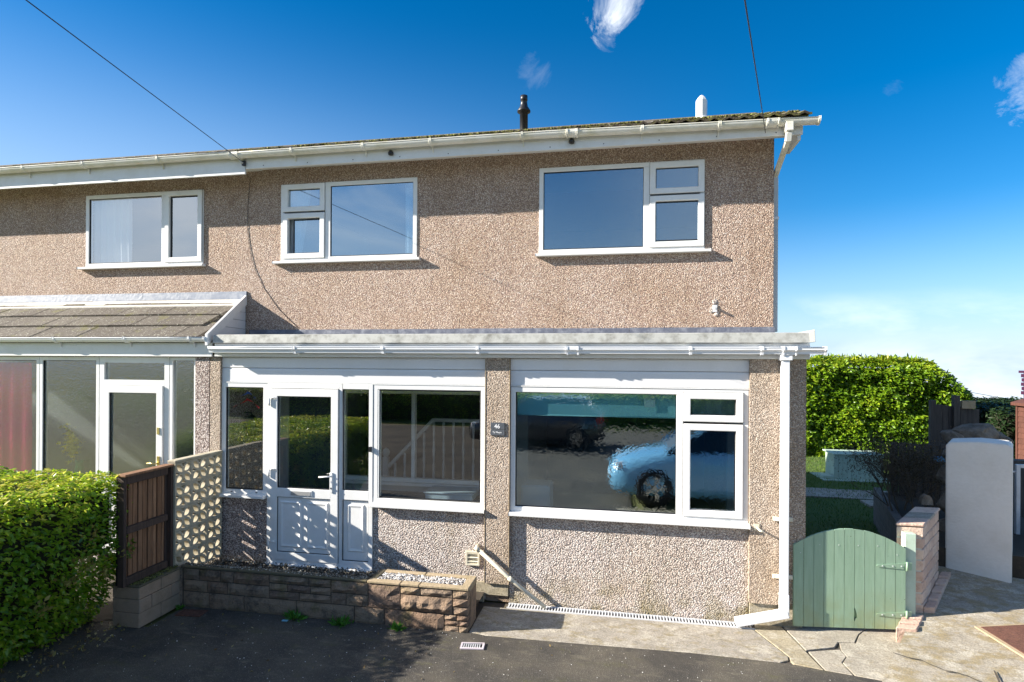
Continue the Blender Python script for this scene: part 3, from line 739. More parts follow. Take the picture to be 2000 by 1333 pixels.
# moss clumps along the eaves
g = np.random.default_rng(8); n = 3000
P = np.stack([g.uniform(-3.4, 3.25, n), g.uniform(.43, .8, n), np.zeros(n)], 1); P[:, 2] = 5.118+(P[:, 1]-.46)*pt+.04
keep = np.array([mnoise.noise(Vector((p[0]*2.5, p[1]*5, 1))) > .0 for p in P]); P = P[keep]
def f_mossp(t, P_, pos):
    a = t.add('ShaderNodeVertexColor', layer_name='rand').outputs[0]
    s = t.add('ShaderNodeSeparateColor'); t.l.new(a, s.inputs[0])
    t.put(P_.inputs['Base Color'], t.ramp(s.outputs[0], [(0, (.05, .045, .02)), (.6, (.13, .13, .03)), (1, (.22, .22, .06))])); P_.inputs['Roughness'].default_value = 1
m_mossp = mat('roof moss', f_mossp)
pebbles('moss', P, .022, m_mossp, RF, 4)

# gutters
def gutter(par, x0, x1, y, ztop, fall, r, mt, brx, unions=(), square=False, capr=True, fz=0, bh=.06):
    """gutter running along x, open top; y = fascia face; ztop(x) rim height"""
    prof = []
    n = 10
    if square: prof = [(y-.012-2*r, 0), (y-.012-2*r, -r*.45), (y-.012-2*r+r*.35, -r*.75), (y-.012-2*r+r*.45, -r*1.25), (y-.012-.02, -r*1.25), (y-.012, 0)]
    else:
        for i in range(n+1):
            a = math.pi+math.pi*i/n; prof.append((y-.012-r+r*math.cos(a), r*1.02*math.sin(a)))
    inner = [(p[0]+(.003 if p[0] < y-.012-r else -.003), p[1]+.003) for p in reversed(prof)]
    lip = [(prof[0][0]-.004, .003), (prof[0][0]-.004, -.006)]
    full = [(prof[0][0]-.004, -.008)]+[(prof[0][0]-.004, .003)]+inner[::-1][:0]
    ring_ = prof+inner
    N = 30; base_z = ztop
    mb = MB(); k = len(ring_)
    for i in range(N+1):
        x = x0+(x1-x0)*i/N
        for p in ring_: mb.v.append((x, p[0], base_z+fall(x)+p[1]))
    for i in range(N):
        for j in range(k):
            j2 = (j+1) % k; mb.f.append((i*k+j, i*k+j2, (i+1)*k+j2, (i+1)*k+j)); mb.sm.append(not square)
    # rim bead
    mb.tube([(x0+(x1-x0)*i/12, prof[0][0], base_z+fall(x0+(x1-x0)*i/12)) for i in range(13)], .006, 6)
    gt = mb.build('gutter', mt, par)
    def collar(xc, wd, name, e=.007):
        c = MB(); zz = base_z+fall(xc)
        pr = [(p[0]+(p[0]-(y-.012-r))/r*e, p[1]*(1+e/r)+zz) for p in prof]; pr[0] = (pr[0][0], zz+.010); pr[-1] = (min(pr[-1][0], y-.003), zz+.010)
        c.extr(pr, xc-wd/2, xc+wd/2, caps=True); return c.build(name, mt, gt, .0015)
    for xc in brx:
        c = collar(xc, .028, 'bracket'); zz = base_z+fall(xc)
        b2 = MB(); b2.bar((xc, y-.02, zz-r*1.0), (xc+.0, y-.002, zz-r*1.0-bh), .024, .012, (1, 0, 0)); b2.build('bracket_arm', mt, gt)
    for xc in unions:
        collar(xc, .13, 'union', .006); collar(xc-.055, .016, 'clip', .012); collar(xc+.055, .016, 'clip', .012)
    if capr: collar(x1-.005, .02, 'end_cap', .006)
    return gt
gf = lambda x: -.012*max(0, x-.2)
gutter(H, UX+.12, 3.40, .55, 5.118, lambda x: -.016*max(0, x-.4), .056, m_gut_up, [-2.55, -1.62, -.78, .30, 1.62, 2.42], (-3.33, .86, 2.95))
gutter(NB, -10.5, UX+.10, .545, 5.125, lambda x: 0*x, .056, m_gut_up, [-9.4, -8.4, -7.55, -6.5, -5.55, -4.42], (), capr=False)
# outlet and swan neck round the gable corner
dn = MB(); dn.box(3.07, 3.15, .43, .52, 4.95, 5.05); dn.build('gutter_outlet', m_gut_up, H, .008)
dn = MB(); dn.bar((3.11, .47, 4.95), (3.11, .50, 4.86), .055, .055, (1, 0, 0)); dn.bar((3.11, .485, 4.885), (3.115, 1.03, 4.66), .050, .050, (1, 0, 0)); dn.build('swan_neck', m_gut_up, H, .004)
dn = MB(); dn.box(3.085, 3.145, 1.0, 1.06, 2.90, 4.65); dp = dn.build('downpipe', mat('grey downpipe', dirty((.55, .58, .60), .2, 4)), H, .004)
MB().box(3.076, 3.152, .992, 1.07, 4.17, 4.20).build('pipe_clip', m_wpipe, dp)
# flues and sensors
fl = MB().lathe([(.052, 5.36), (.052, 5.72), (.085, 5.73), (.085, 5.745), (.05, 5.80), (.04, 5.87), (.047, 5.875), (.047, 5.935), (.02, 5.94)], .174, 1.3, 18).build('flue', m_black, H)
fl = MB().lathe([(.12, 5.43), (.085, 5.49), (.07, 5.50), (.066, 5.505), (.066, 5.70), (.05, 5.73), (.02, 5.765)], 2.346, 1.3, 8, False).build('vent_terminal', m_white, H)
for x in (-1.30, .85):
    e = MB(); e.lathe([(.001, 4.99), (.03, 5.0), (.034, 5.02), (.02, 5.05)], x, .525, 10); e.build('sensor', m_black, H)
for i in range(11): MB().box(-3.0+i*.6, -2.99+i*.6, .546, .55, 4.975, 4.985).build('screw_cap', m_seal, H)

# ---- porch / front extension of our house
pw = MB(); wall_cells(pw, PX+.13, .005, .02, 2.30, .02, .14, [(-3.149, -2.56, 1.0, 2.30), (-2.56, -1.27, .24, 2.30), (-1.27, .003, .965, 2.30)])
# left strip, below sidelight, below picture window
PA = MB().box(-3.15, -2.56, .02, .14, .02, .985).build('wall', m_dash_left, H)
PB = MB().box(-1.268, .005, .02, .14, .02, .95).build('wall', m_dash_low, H)
PC = MB().box(.265, 2.64, .02, .14, 0, .94).build('wall', m_dash_low, H)
MB().box(PX, -3.148, -.02, .16, .02, 2.58).build('pilaster', m_dash_pil, H)
MB().box(.005, .265, -.03, .16, .21, 2.58).build('pilaster', m_dash_pil, H)
MB().box(2.64, 3.145, -.03, .16, .22, 2.58).build('pilaster', m_dash_pil, H)
MB().box(2.93, 3.14, .16, .899, .22, 2.58).build('porch_side_wall', m_dash_pil, H)
MB().box(-.15, .255, .0, .16, .075, .209).build('plinth', m_yel, H, .004)
MB().box(-.15, -.005, -.02, .14, 0, .074).build('plinth', m_yel, H, .004)
MB().box(.0, .262, .03, .16, 0, .074).build('plinth', m_stone, H, .004)
MB().box(2.65, 3.13, .0, .16, 0, .219).build('plinth', m_yel, H, .004)
MB().box(2.94, 3.12, .17, .9, 0, .219).build('plinth', m_yel, H)
# thin render beads on pilaster edges
for x in (.002, .262): MB().box(x, x+.006, -.034, -.028, .215, 2.57).build('render_bead', m_cope, H)
# shiplap cladding above the windows
for (a, b) in ((-3.147, .003), (.268, 2.638)):
    for z0, z1 in ((2.296, 2.452), (2.456, 2.578)):
        cb = MB(); cb.extr([(.02, z0), (.012, z0+.004), (.012, z1-.02), (.02, z1), (.14, z1), (.14, z0)], a, b); cb.build('cladding_board', m_white2, H)
    MB().box(a, b, .0, .03, 2.284, 2.2955).build('cladding_trim', m_white, H)
# fascia, gutter, flat roof with raised trim
MB().box(-3.2, 3.17, -.055, -.03, 2.585, 2.735).build('fascia', m_white, H, .003)
MB().box(-3.2, 3.17, -.029, .15, 2.582, 2.60).build('soffit', m_white, H)
MB().box(3.15, 3.17, -.029, .9, 2.585, 2.735).build('fascia', m_white, H)
gutter(H, -3.20, 3.28, -.055, 2.692, lambda x: 0*x, .05, m_wpipe, [-2.13, -1.095, -.048, 2.07, 2.72], (.93, 2.965), square=True, bh=.03)
trm = MB(); trm.extr([(-.09, 2.737), (-.10, 2.742), (-.085, 2.83), (-.055, 2.838), (-.03, 2.80), (-.03, 2.737)], -3.19, 3.15); trm.build('roof_trim', m_trim, H)
trm = MB(); trm.face_add([(3.15, -.10, 2.74), (3.20, -.11, 2.745), (3.20, -.09, 2.865), (3.15, -.085, 2.832), (3.15, .9, 2.74), (3.20, .9, 2.745), (3.20, .9, 2.865), (3.15, .9, 2.832)],
                         [(0, 1, 2, 3), (4, 7, 6, 5), (0, 3, 7, 4), (1, 5, 6, 2), (3, 2, 6, 7), (0, 4, 5, 1)]); trm.build('roof_trim', m_trim, H, .003)
trm = MB(); trm.face_add([(-3.19, -.03, 2.80), (3.15, -.03, 2.80), (3.15, .897, 2.86), (-3.3, .897, 2.86), (-3.19, -.03, 2.76), (3.15, -.03, 2.76), (3.15, .897, 2.80), (-3.3, .897, 2.80)], [(0, 1, 2, 3), (4, 7, 6, 5)]); trm.build('flat_roof', m_trim, H)
MB().box(-3.2, 3.14, -.028, .899, 2.605, 2.62).build('ceiling', m_room, H)
xs_ = [-3.42, -2.75, -1.35, -.6, .62, 1.5, 2.45, 3.09]
for a, b in zip(xs_, xs_[1:]):
    fb = MB(); fb.extr([(.78, 2.86), (.885, 2.872), (.885, 2.945+rnd.uniform(-.004, .004)), (.897, 2.945), (.897, 2.86)], a+.002, b-.002+.0); fb.build('flashing', m_lead_d, H)
# windows of the extension
window(H, 'window', -3.148, -2.562, 1.0, 2.284, .005, None, [(-3.09, -2.62, 1.062, 2.228)], [], [], (-3.155, -2.565, 1.006), g_low, silly=.075)
window(H, 'window', -1.268, .0, .985, 2.284, .005, None, [(-1.205, -.063, 1.05, 2.222)], [], [(-1.213, -1.20, 1.04, 2.23)], (-1.28, .002, .985), g_low, silly=.075)
window(H, 'window', .27, 2.636, .975, 2.278, .005, None,
       [(.328, 1.955, 1.032, 2.226), (2.085, 2.515, 2.025, 2.19), (2.085, 2.515, 1.085, 1.875)],
       [(2.022, 2.585, 1.96, 2.25), (2.022, 2.585, 1.02, 1.94)], [(1.955, 2.02, 1.02, 2.23), (2.585, 2.60, 1.0, 2.24)], (.265, 2.638, .975), g_rip, silly=.075)
# door set
DY = .0
dr = MB(); dr.box(-2.558, -2.508, DY, DY+.07, .25, 2.284); dr.box(-1.672, -1.632, DY, DY+.07, .25, 2.284); dr.box(-1.318, -1.272, DY, DY+.07, .25, 2.284)
dr.box(-2.508, -1.672, DY, DY+.07, 2.228, 2.284); dr.box(-1.632, -1.318, DY, DY+.07, 2.228, 2.284); dr.box(-1.632, -1.318, DY, DY+.07, 1.0, 1.105)
dr.box(-2.508, -1.672, DY-.01, DY+.07, .25, .285); dr.box(-1.632, -1.318, DY, DY+.07, .25, .32)
DF = dr.build('door_frame', m_white, H, .003)
MB().box(-1.632, -1.318, DY+.022, DY+.03, 1.105, 2.228).build('pane', g_low, DF)
gk = MB(); ring(gk, -1.634, -1.316, 1.103, 2.230, .009, DY+.01, DY+.03); gk.build('gasket', m_seal, DF)
def raised(x0, x1, z0, z1, y, par, nm='raised_panel'):
    mb = MB(); b = .03; h = .012
    q = [(x0, z0), (x1, z0), (x1, z1), (x0, z1)]; q2 = [(x0+b*.5, z0+b*.5), (x1-b*.5, z0+b*.5), (x1-b*.5, z1-b*.5), (x0+b*.5, z1-b*.5)]
    q3 = [(x0+b*1.3, z0+b*1.3), (x1-b*1.3, z0+b*1.3), (x1-b*1.3, z1-b*1.3), (x0+b*1.3, z1-b*1.3)]
    vs = [(a, y, c) for a, c in q]+[(a, y-h, c) for a, c in q2]+[(a, y-h*.35, c) for a, c in q3]
    fs = [(8, 9, 10, 11)]
    for k in range(4):
        j = (k+1) % 4; fs += [(k, j, 4+j, 4+k), (4+k, 4+j, 8+j, 8+k)]
    mb.face_add(vs, fs); return mb.build(nm, m_white, par)
lp = MB().box(-1.630, -1.320, DY+.022, DY+.04, .322, .998).build('panel', m_white, DF)
gk = MB(); ring(gk, -1.632, -1.318, .320, 1.0, .007, DY+.012, DY+.03); gk.build('gasket', m_seal, DF)
raised(-1.575, -1.375, .42, .95, DY+.021, DF)
DR = MB(); ring(DR, -2.505, -1.675, .29, 2.224, .085, DY-.022, DY+.045); DR.box(-2.42, -1.76, DY-.021, DY+.044, 1.0, 1.10)
door = DR.build('door', m_white, H, .003)
gk = MB(); ring(gk, -2.506, -1.674, .289, 2.225, .006, DY-.006, DY+.002); gk.build('gasket', m_seal, door)
MB().box(-2.42, -1.76, DY+.01, DY+.016, 1.10, 2.14).build('pane', g_low, door)
gk = MB(); ring(gk, -2.422, -1.758, 1.098, 2.142, .01, DY-.005, DY+.012); gk.build('gasket', m_seal, door)
MB().box(-2.418, -1.762, DY, DY+.03, .378, .998).build('panel', m_white, door)
gk = MB(); ring(gk, -2.422, -1.758, .374, 1.002, .008, DY-.008, DY+.004); gk.build('gasket', m_seal, door)
raised(-2.385, -2.12, .43, .955, DY-.001, door); raised(-2.06, -1.795, .43, .955, DY-.001, door)
lb = MB(); lb.box(-2.25, -1.98, DY-.032, DY-.021, 1.022, 1.088); lbx = lb.build('letterbox', m_white, door, .004)
MB().box(-2.235, -1.995, DY-.035, DY-.031, 1.030, 1.074).build('flap', mat('bare aluminium', col=(.6, .6, .6), rough=.35, metal=.6), door)
hd = MB(); hd.box(-1.765, -1.735, DY-.035, DY-.021, 1.08, 1.30); hd.tube([(-1.75, DY-.035, 1.262), (-1.75, DY-.07, 1.262), (-1.775, DY-.078, 1.262), (-1.87, DY-.078, 1.255)], .009, 8); hd.build('handle', m_white, door)
MB().lathe([(.008, 1.12), (.008, 1.135)], -1.75, DY-.038, 8).build('keyhole', m_black, door)
for z in (2.08, 1.275, .455):
    hg = MB(); hg.tube([(-2.51, DY-.035, z-.05), (-2.51, DY-.035, z+.045)], .011, 8); hg.tube([(-2.51, DY-.035, z+.035), (-2.47, DY-.04, z+.04), (-2.42, DY-.034, z+.035)], .007, 6); hg.build('hinge', m_white, door)
MB().box(-1.305, -1.282, DY-.03, DY, 1.545, 1.60).build('bell_push', m_black, DF)
MB().box(-2.56, -1.27, -.06, .07, .225, .249).build('door_step', m_white, DF, .004)
for x in (-3.02, -2.7): MB().box(x, x+.02, -.002, .004, 1.022, 1.030).build('drain_slot', m_seal, H)
for x in (.40, 2.42, -.25): MB().box(x, x+.05, .002, .006, .99, 1.0).build('drain_slot', m_room, H)
# downpipe at the right corner: square white pipe, shoe at the foot
dpp = MB(); dpp.box(2.905, 2.975, -.125, -.055, .30, 2.63); dp = dpp.build('downpipe', m_wpipe, H, .006)
o2 = MB(); o2.box(2.885, 2.995, -.14, -.045, 2.57, 2.64); o2.build('outlet', m_wpipe, dp, .006)
sh = MB(); sh.bar((2.942, -.09, .36), (2.942, -.09, .165), .078, .078, (1, 0, 0)); sh.build('bend', m_wpipe, dp, .008)
sh = MB(); sh.bar((2.975, -.092, .175), (2.50, -.115, .058), .078, .078, (0, 1, 0)); sh.build('shoe', m_wpipe, dp, .008)
for z in (1.05, .50):
    cl_ = MB(); cl_.box(2.85, 3.03, -.05, -.032, z-.02, z+.02); cl_.build('pipe_clip', m_cream, dp, .003)
hk = MB(); hk.tube([(2.71, -.03, .955), (2.72, -.10, .945), (2.75, -.11, .935)], .011, 8); hk.box(2.68, 2.73, -.038, -.03, .93, .99); hk.build('overflow_pipe', m_cream, H)
# waste pipe: out of the wall and diagonally down to the channel
wp = MB(); wp.tube([(-.075, .02, .585), (-.075, -.05, .585), (-.06, -.075, .575)], .021, 12); wp.tube([(-.075, -.073, .59), (.30, -.078, .285), (.66, -.075, .028)], .02, 12)
wpo = wp.build('waste_pipe', m_cream, H)
jj = MB(); jj.tube([(.275, -.078, .305), (.32, -.078, .27)], .0245, 12); jj.tube([(-.085, -.073, .60), (-.04, -.073, .56)], .0245, 12); jj.build('coupling', m_cream, wpo)
vt = MB(); ring(vt, -.205, -.055, .375, .525, .018, -.008, .02); v = vt.build('air_vent', m_cream, H, .002)
for k in range(3): MB().bar((-.19, .005, .408+k*.042), (-.07, .005, .408+k*.042), .014, .03, (0, -.6, 1)).build('louvre', m_cream, v)
MB().box(-.19, -.07, .012, .0195, .39, .51).build('vent_back', mat('vent shade', col=(.2, .19, .15)), v)
# bracket, with fixing hole patches, on the upper wall
bk = MB(); bk.tube([(2.45, WB, 3.17), (2.45, WB-.06, 3.165)], .014, 8); bk.box(2.425, 2.475, WB-.012, WB, 3.12, 3.20); bk.build('wall_bracket', m_steel, H)
for (bx_, bz_, br_) in ((2.45, 3.24, .042), (2.42, 3.15, .05), (2.47, 3.10, .035)):
    b_ = boulder('mortar_patch', (bx_, WB, bz_), (br_*.8, .010, br_*.8), m_dash_low, H, 3, 2, .3)
# plaque
pq = empty('house_number_plaque', (.14, -.03, 1.767), 0, 'grey slate plaque reading 46 on the pilaster between the two ground floor windows', 'sign')
MB().box(.064, .216, -.044, -.031, 1.838, 1.905).build('plate', m_slate, pq, .002)
MB().box(.064, .216, -.044, -.031, 1.770, 1.834).build('plate', m_slate, pq, .002)
def text(s, size, x, z, y, par, name='lettering'):
    cu = bpy.data.curves.new('t', 'FONT'); cu.body = s; cu.size = size; cu.align_x = 'CENTER'; cu.extrude = .0008; cu.offset = size*.012
    to = bpy.data.objects.new('t', cu); COL.objects.link(to); bpy.context.view_layer.update()
    me = bpy.data.meshes.new_from_object(to.evaluated_get(bpy.context.evaluated_depsgraph_get())); bpy.data.objects.remove(to)
    me.materials.clear(); me.materials.append(m_ink); o = bpy.data.objects.new(name, me); COL.objects.link(o); o.parent = par
    r = roots(par).location; o.location = (x-r.x, y-r.y, z-r.z); o.rotation_euler = (R(90), 0, 0); return o
text('46', .062, .137, 1.846, -.0452, pq); text('Ty Mwyn', .026, .137, 1.795, -.0452, pq)

# ---- inside our porch and front room
MB().box(-3.27, 2.92, .141, .9, .19, .25).build('porch_floor', m_deck, H)
MB().box(PX, PX+.13, .16, 1.16, .25, 2.58).build('porch_side_wall', m_dash_left, H)
# inner front wall (openings for the inner door and inner window)
iw = MB(); wall_cells(iw, -3.15, XR-.27, .25, 2.60, 1.14, 1.24, [(-3.0, -2.32, .26, 2.2), (-2.22, .0, .98, 2.17), (.27, 2.64, .26, 2.4)]); iw.build('inner_wall', m_room, H)
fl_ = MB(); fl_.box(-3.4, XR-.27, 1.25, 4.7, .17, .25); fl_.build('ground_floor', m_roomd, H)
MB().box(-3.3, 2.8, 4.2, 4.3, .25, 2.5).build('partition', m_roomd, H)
MB().box(.02, .12, .17, 4.2, .25, 2.6).build('partition', m_room, H)
idr = MB().box(-2.99, -2.33, 1.15, 1.19, .26, 2.19).build('inner_door', m_greydoor, H)
for (a, b, c, e) in ((-2.92, -2.70, 1.05, 1.40), (-2.62, -2.40, 1.05, 1.40), (-2.92, -2.70, 1.5, 2.05), (-2.62, -2.40, 1.5, 2.05), (-2.92, -2.70, .4, .95), (-2.62, -2.40, .4, .95)):
    rp = MB(); ring(rp, a, b, c, e, .02, 1.138, 1.15); rp.build('moulding', m_greydoor, idr)
iwf = MB(); ring(iwf, -2.22, .0, .98, 2.17, .05, 1.13, 1.20); iwf.box(-1.25, -1.20, 1.13, 1.20, 1.03, 2.12); iwf.build('inner_window_frame', m_white, H, .003)
MB().box(-2.25, .01, 1.06, 1.14, .945, .978).build('inner_sill', m_white, H)
bt = empty('boarded_bench', (-.8, .8, .25), 0, 'blue grey boarded bench top along the inside of the porch window', 'bench')
for k in range(12): MB().box(-1.66+k*.138, -1.53+k*.138, .35, 1.05, .86, .88).build('board', m_deck, bt, .002)
MB().box(-1.66, -.005, .37, 1.04, .25, .859).build('bench_front', m_deck, bt)
tb = MB(); tb.box(-.90, -.32, .68, 1.03, .88, .955); tb.box(-.92, -.30, .665, 1.04, .955, .975); o = tb.build('storage_tray', m_bluebox, None, .006); tag(o, 'pale blue plastic lidded tray lying on the bench in the porch', 'box')
ban = empty('stair_banister', (-.9, 1.9, .25), 0, 'white turned stair banister seen through the porch window', 'banister')
MB().box(-1.96, -1.88, 1.86, 1.94, .25, 1.16).build('newel_post', m_white, ban, .005)
MB().lathe([(.03, 1.16), (.05, 1.19), (.055, 1.23), (.04, 1.27), (.005, 1.29)], -1.92, 1.9, 12).build('newel_cap', m_white, ban)
r_ = MB(); r_.bar((-1.88, 1.9, 1.02), (-1.20, 1.9, 1.72), .06, .05); r_.bar((-1.20, 1.9, 1.71), (-.02, 1.9, 1.71), .06, .05); r_.build('handrail', m_white, ban, .006)
for k in range(13):
    x = -1.78+k*.145; zt = 1.12+(x+1.78)*1.03-.04 if x < -1.2 else 1.69; zb = .25
    if x > -.05: break
    MB().lathe([(.019, zb), (.019, zt-.62*1.0 if zt-.62 > zb else zb+.05), (.012, max(zb+.1, zt-.55)), (.021, max(zb+.2, zt-.40)), (.012, max(zb+.3, zt-.22)), (.019, zt-.16), (.019, zt)], x, 1.9, 8).build('spindle', m_white, ban)
lt = empty('wall_lantern', (-3.15, .42, 1.60), 0, 'black carriage lantern on the porch wall behind the sidelight', 'lamp')
MB().lathe([(.045, 1.64), (.065, 1.80)], -3.05, .42, 6, False).build('lantern_glass', mat('lantern glass', col=(.10, .10, .09), rough=.1), lt)
lz = MB(); lz.lathe([(.085, 1.80), (.05, 1.85), (.012, 1.88), (.004, 1.91)], -3.05, .42, 6, False); lz.lathe([(.05, 1.62), (.05, 1.64)], -3.05, .42, 6, False)
for k in range(6):
    a = k*math.pi/3; lz.bar((-3.05+.045*math.cos(a), .42+.045*math.sin(a), 1.64), (-3.05+.066*math.cos(a), .42+.066*math.sin(a), 1.80), .008, .008)
lz.build('cage', m_black, lt); MB().bar((-3.149, .42, 1.90), (-3.05, .42, 1.90), .014, .014).build('arm', m_black, lt)
bunt = empty('ribbon_bow', (-2.9, .35, 2.0), 0, 'red and blue ribbon bow hanging inside the porch sidelight', 'decoration')
for s_, mt_ in ((-1, m_red), (1, m_red), (-.6, m_blue), (.7, m_blue)):
    mb = MB(); N_ = 8; zz = 2.10 if mt_ is m_red else 2.18
    for i in range(N_):
        t_ = i/(N_-1); mb.v += [(-2.90+s_*.17*t_, .12+.02*math.sin(5*t_), zz-.12*t_*abs(s_)), (-2.90+s_*.17*t_, .13+.02*math.sin(5*t_), zz-.03-.09*t_*abs(s_)+.02*t_)]
    for i in range(N_-1): mb.f.append((2*i, 2*i+1, 2*i+3, 2*i+2)); mb.sm.append(True)
    mb.build('ribbon', mt_, bunt)
bl = MB(); bl.box(.33, 1.97, .084, .087, 1.985, 2.25); bl.tube([(.33, .088, 1.985), (1.97, .088, 1.985)], .009, 8); bl.build('roller_blind', m_teal); tag(bpy.data.objects['roller_blind.001'], 'teal roller blind lowered a little behind the big ground floor window', 'blind')
o = MB().box(1.64, 1.75, .045, .046, 2.09, 2.20).build('window_sticker', mat('sticker vinyl', col=(.45, .6, .6), rough=.5)); tag(o, 'small square pale sticker near the top of the large pane', 'sticker')
cb_ = MB(); cb_.box(.34, .66, .25, .6, .25, 1.20); o = cb_.build('cabinet', m_bluebox, None, .02, seg=3); tag(o, 'pale cabinet in the lower left corner behind the rippled pane', 'cabinet')
cs = curtain(2.04, 2.56, .12, 1.97, 2.24, None, 0, 4, 'curtain', mat('striped fabric', dirty((.35, .45, .45), .3, 3))); tag(cs, 'pale striped curtain behind the small top light of the ground floor window', 'curtain')
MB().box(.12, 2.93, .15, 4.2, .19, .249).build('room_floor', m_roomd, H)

# ------------------------------------------------------------------ neighbour's porch
pn = MB(); pn.box(-3.475, PX-.012, -.02, .16, .05, 2.58); pn.build('pilaster', m_dash_left, NB)
MB().box(PX-.011, PX-.002, .0, .1, .05, 2.58).build('joint', m_cream, NB)
nf = MB()
nx = [-10.0, -8.6, -7.2, -5.70]
def nframe(x0, x1, z0, z1, w=.055): 
    mb = MB(); ring(mb, x0, x1, z0, z1, w, .01, .08); return mb
for a, b, c, e in ((-7.2, -5.705, .5, 2.575), (-5.70, -4.83, .5, 2.575), (-8.7, -7.205, .5, 2.575)):
    wn = nframe(a, b, c, e, .045).build('window', m_white, NB, .003)
    MB().box(a+.045, b-.045, .035, .04, c+.045, e-.045).build('pane', g_obs, wn)
    gk = MB(); ring(gk, a+.043, b-.043, c+.043, e-.043, .008, .02, .035); gk.build('gasket', m_seal, wn)
wn = nframe(-4.825, -3.85, .2, 2.575, .07).build('door_frame', m_white, NB, .003)
MB().box(-4.755, -3.92, .01, .08, 2.235, 2.30).build('transom', m_white, wn)
MB().box(-4.755, -3.92, .035, .04, 2.30, 2.505).build('pane', g_obs, wn)
nd = MB(); ring(nd, -4.75, -3.925, .25, 2.23, .085, -.012, .05); nd.box(-4.665, -4.01, -.011, .049, 1.0, 1.09); ndo = nd.build('door', m_white, NB, .003)
MB().box(-4.665, -4.01, .02, .026, 1.09, 2.145).build('pane', g_obs, ndo)
MB().box(-4.665, -4.01, .0, .026, .335, 1.0).build('panel', m_white, ndo)
gk = MB(); ring(gk, -4.667, -4.008, 1.088, 2.147, .009, .0, .018); gk.build('gasket', m_seal, ndo)
hd = MB(); hd.box(-3.985, -3.955, -.025, -.012, 1.18, 1.40); hd.tube([(-3.97, -.025, 1.32), (-3.97, -.06, 1.32), (-4.08, -.066, 1.32)], .009, 8); hd.build('handle', mat('brass', col=(.75, .6, .25), rough=.3, metal=1.0), ndo)
hd = MB(); hd.box(-3.99, -3.96, -.022, -.012, 1.66, 1.74); hd.build('lock', MATS['brass'], ndo)
wn = nframe(-3.845, -3.48, .5, 2.575, .04).build('window', m_white, NB, .003)
MB().box(-3.805, -3.52, .035, .04, .545, 2.53).build('pane', g_obs, wn)
MB().box(-8.7, -4.83, .0, .15, 0, .5).build('wall', m_dash_left, NB)
MB().box(-3.85, -3.48, .0, .15, 0, .5).build('wall', m_dash_left, NB)
MB().box(-8.75, -3.30, .15, 1.0, .15, .2).build('porch_floor', m_roomd, NB)
MB().box(-8.75, -3.40, 1.15, 1.25, .0, 2.6).build('inner_wall', m_roomd, NB)
MB().box(-3.5, -3.30, .165, 1.16, .0, 2.6).build('porch_side_wall', m_dash_left, NB)
MB().box(-8.85, -8.7, .0, 1.16, .0, 2.6).build('porch_side_wall', m_dash_left, NB)
MB().box(-10.5, -8.9, .9, 1.16, .0, 2.45).build('wall', m_dash_up, NB)
tag(curtain(-6.95, -5.95, .12, .8, 2.5, None, 0, 5, 'curtain', m_magenta), 'magenta reflection cloth standing in for a mirrored red patch in the obscured glass at the far left', 'curtain')  # cloth added behind the pane to imitate a red reflection
fv = empty('vase_of_daffodils', (-5.4, .28, .9), 0, 'yellow flowers in a green vase behind the obscured porch glass', 'flowers')
MB().lathe([(.05, .9), (.07, 1.0), (.04, 1.2), (.05, 1.25)], -5.4, .28, 12).build('vase', mat('green glazed vase', col=(.05, .25, .1), rough=.3), fv)
g = np.random.default_rng(12); P = np.array([-5.38, .14, 1.48])+g.normal(0, 1, (200, 3))*np.array([.045, .02, .09]); leaves('petals', P, P-np.array([-5.38, .2, 1.4]), .05, m_leaf3, fv, 3, None, .8).data.materials[0] = m_yellow
MB().box(-5.7, -5.1, .15, .42, .84, .895).build('shelf', m_room, NB)
MB().box(-8.9, -3.235, -.055, -.03, 2.582, 2.745).build('fascia', m_white, NB, .003)
MB().box(-8.9, -3.25, -.029, .15, 2.582, 2.60).build('soffit', m_white, NB)
gutter(NB, -8.9, -3.25, -.055, 2.80, lambda x: 0*x, .05, m_wpipe, [-7.3, -6.3, -5.3, -4.31, -3.45], (), bh=.055)
# lean-to roof
def sk(y): return -3.225-.235*(y+.1)/1.0      # the cheek runs back to the party line
lp0, lp1 = (-.13, 2.775), (.90, 3.335)
lpt = (lp1[1]-lp0[1])/(lp1[0]-lp0[0])
def lz_(y): return lp0[1]+(y-lp0[0])*lpt
rs_ = MB(); rs_.prism([(-8.95, -.09), (sk(-.09)-.06, -.09), (sk(.897)-.06, .897), (-8.95, .897)], lambda x, y: lz_(y)-.05, lambda x, y: lz_(y)-.006); PR = rs_.build('lean_to_roof', m_tile, NB)
def flat_tile(w=.33, l=.46):
    mb = MB(); n = 4; top = [(0, .035), (.02, .038), (.03, .036), (w*.5, .036), (w-.004, .036)]
    vs = [(x, 0, z) for x, z in top]+[(x, 0, 0) for x, z in top]+[(x, l, z) for x, z in top]+[(x, l, 0) for x, z in top]; k = 5; fs = []
    for i in range(4): fs += [(i, i+1, k+i+1, k+i), (i, 2*k+i, 2*k+i+1, i+1)]
    fs += [(0, k, 3*k, 2*k), (4, 2*k+4, 3*k+4, k+4)]
    mb.face_add(vs, fs); return mb
ft = flat_tile().build('tile', m_tile, PR, local=True)
sl_len = math.hypot(1, lpt)
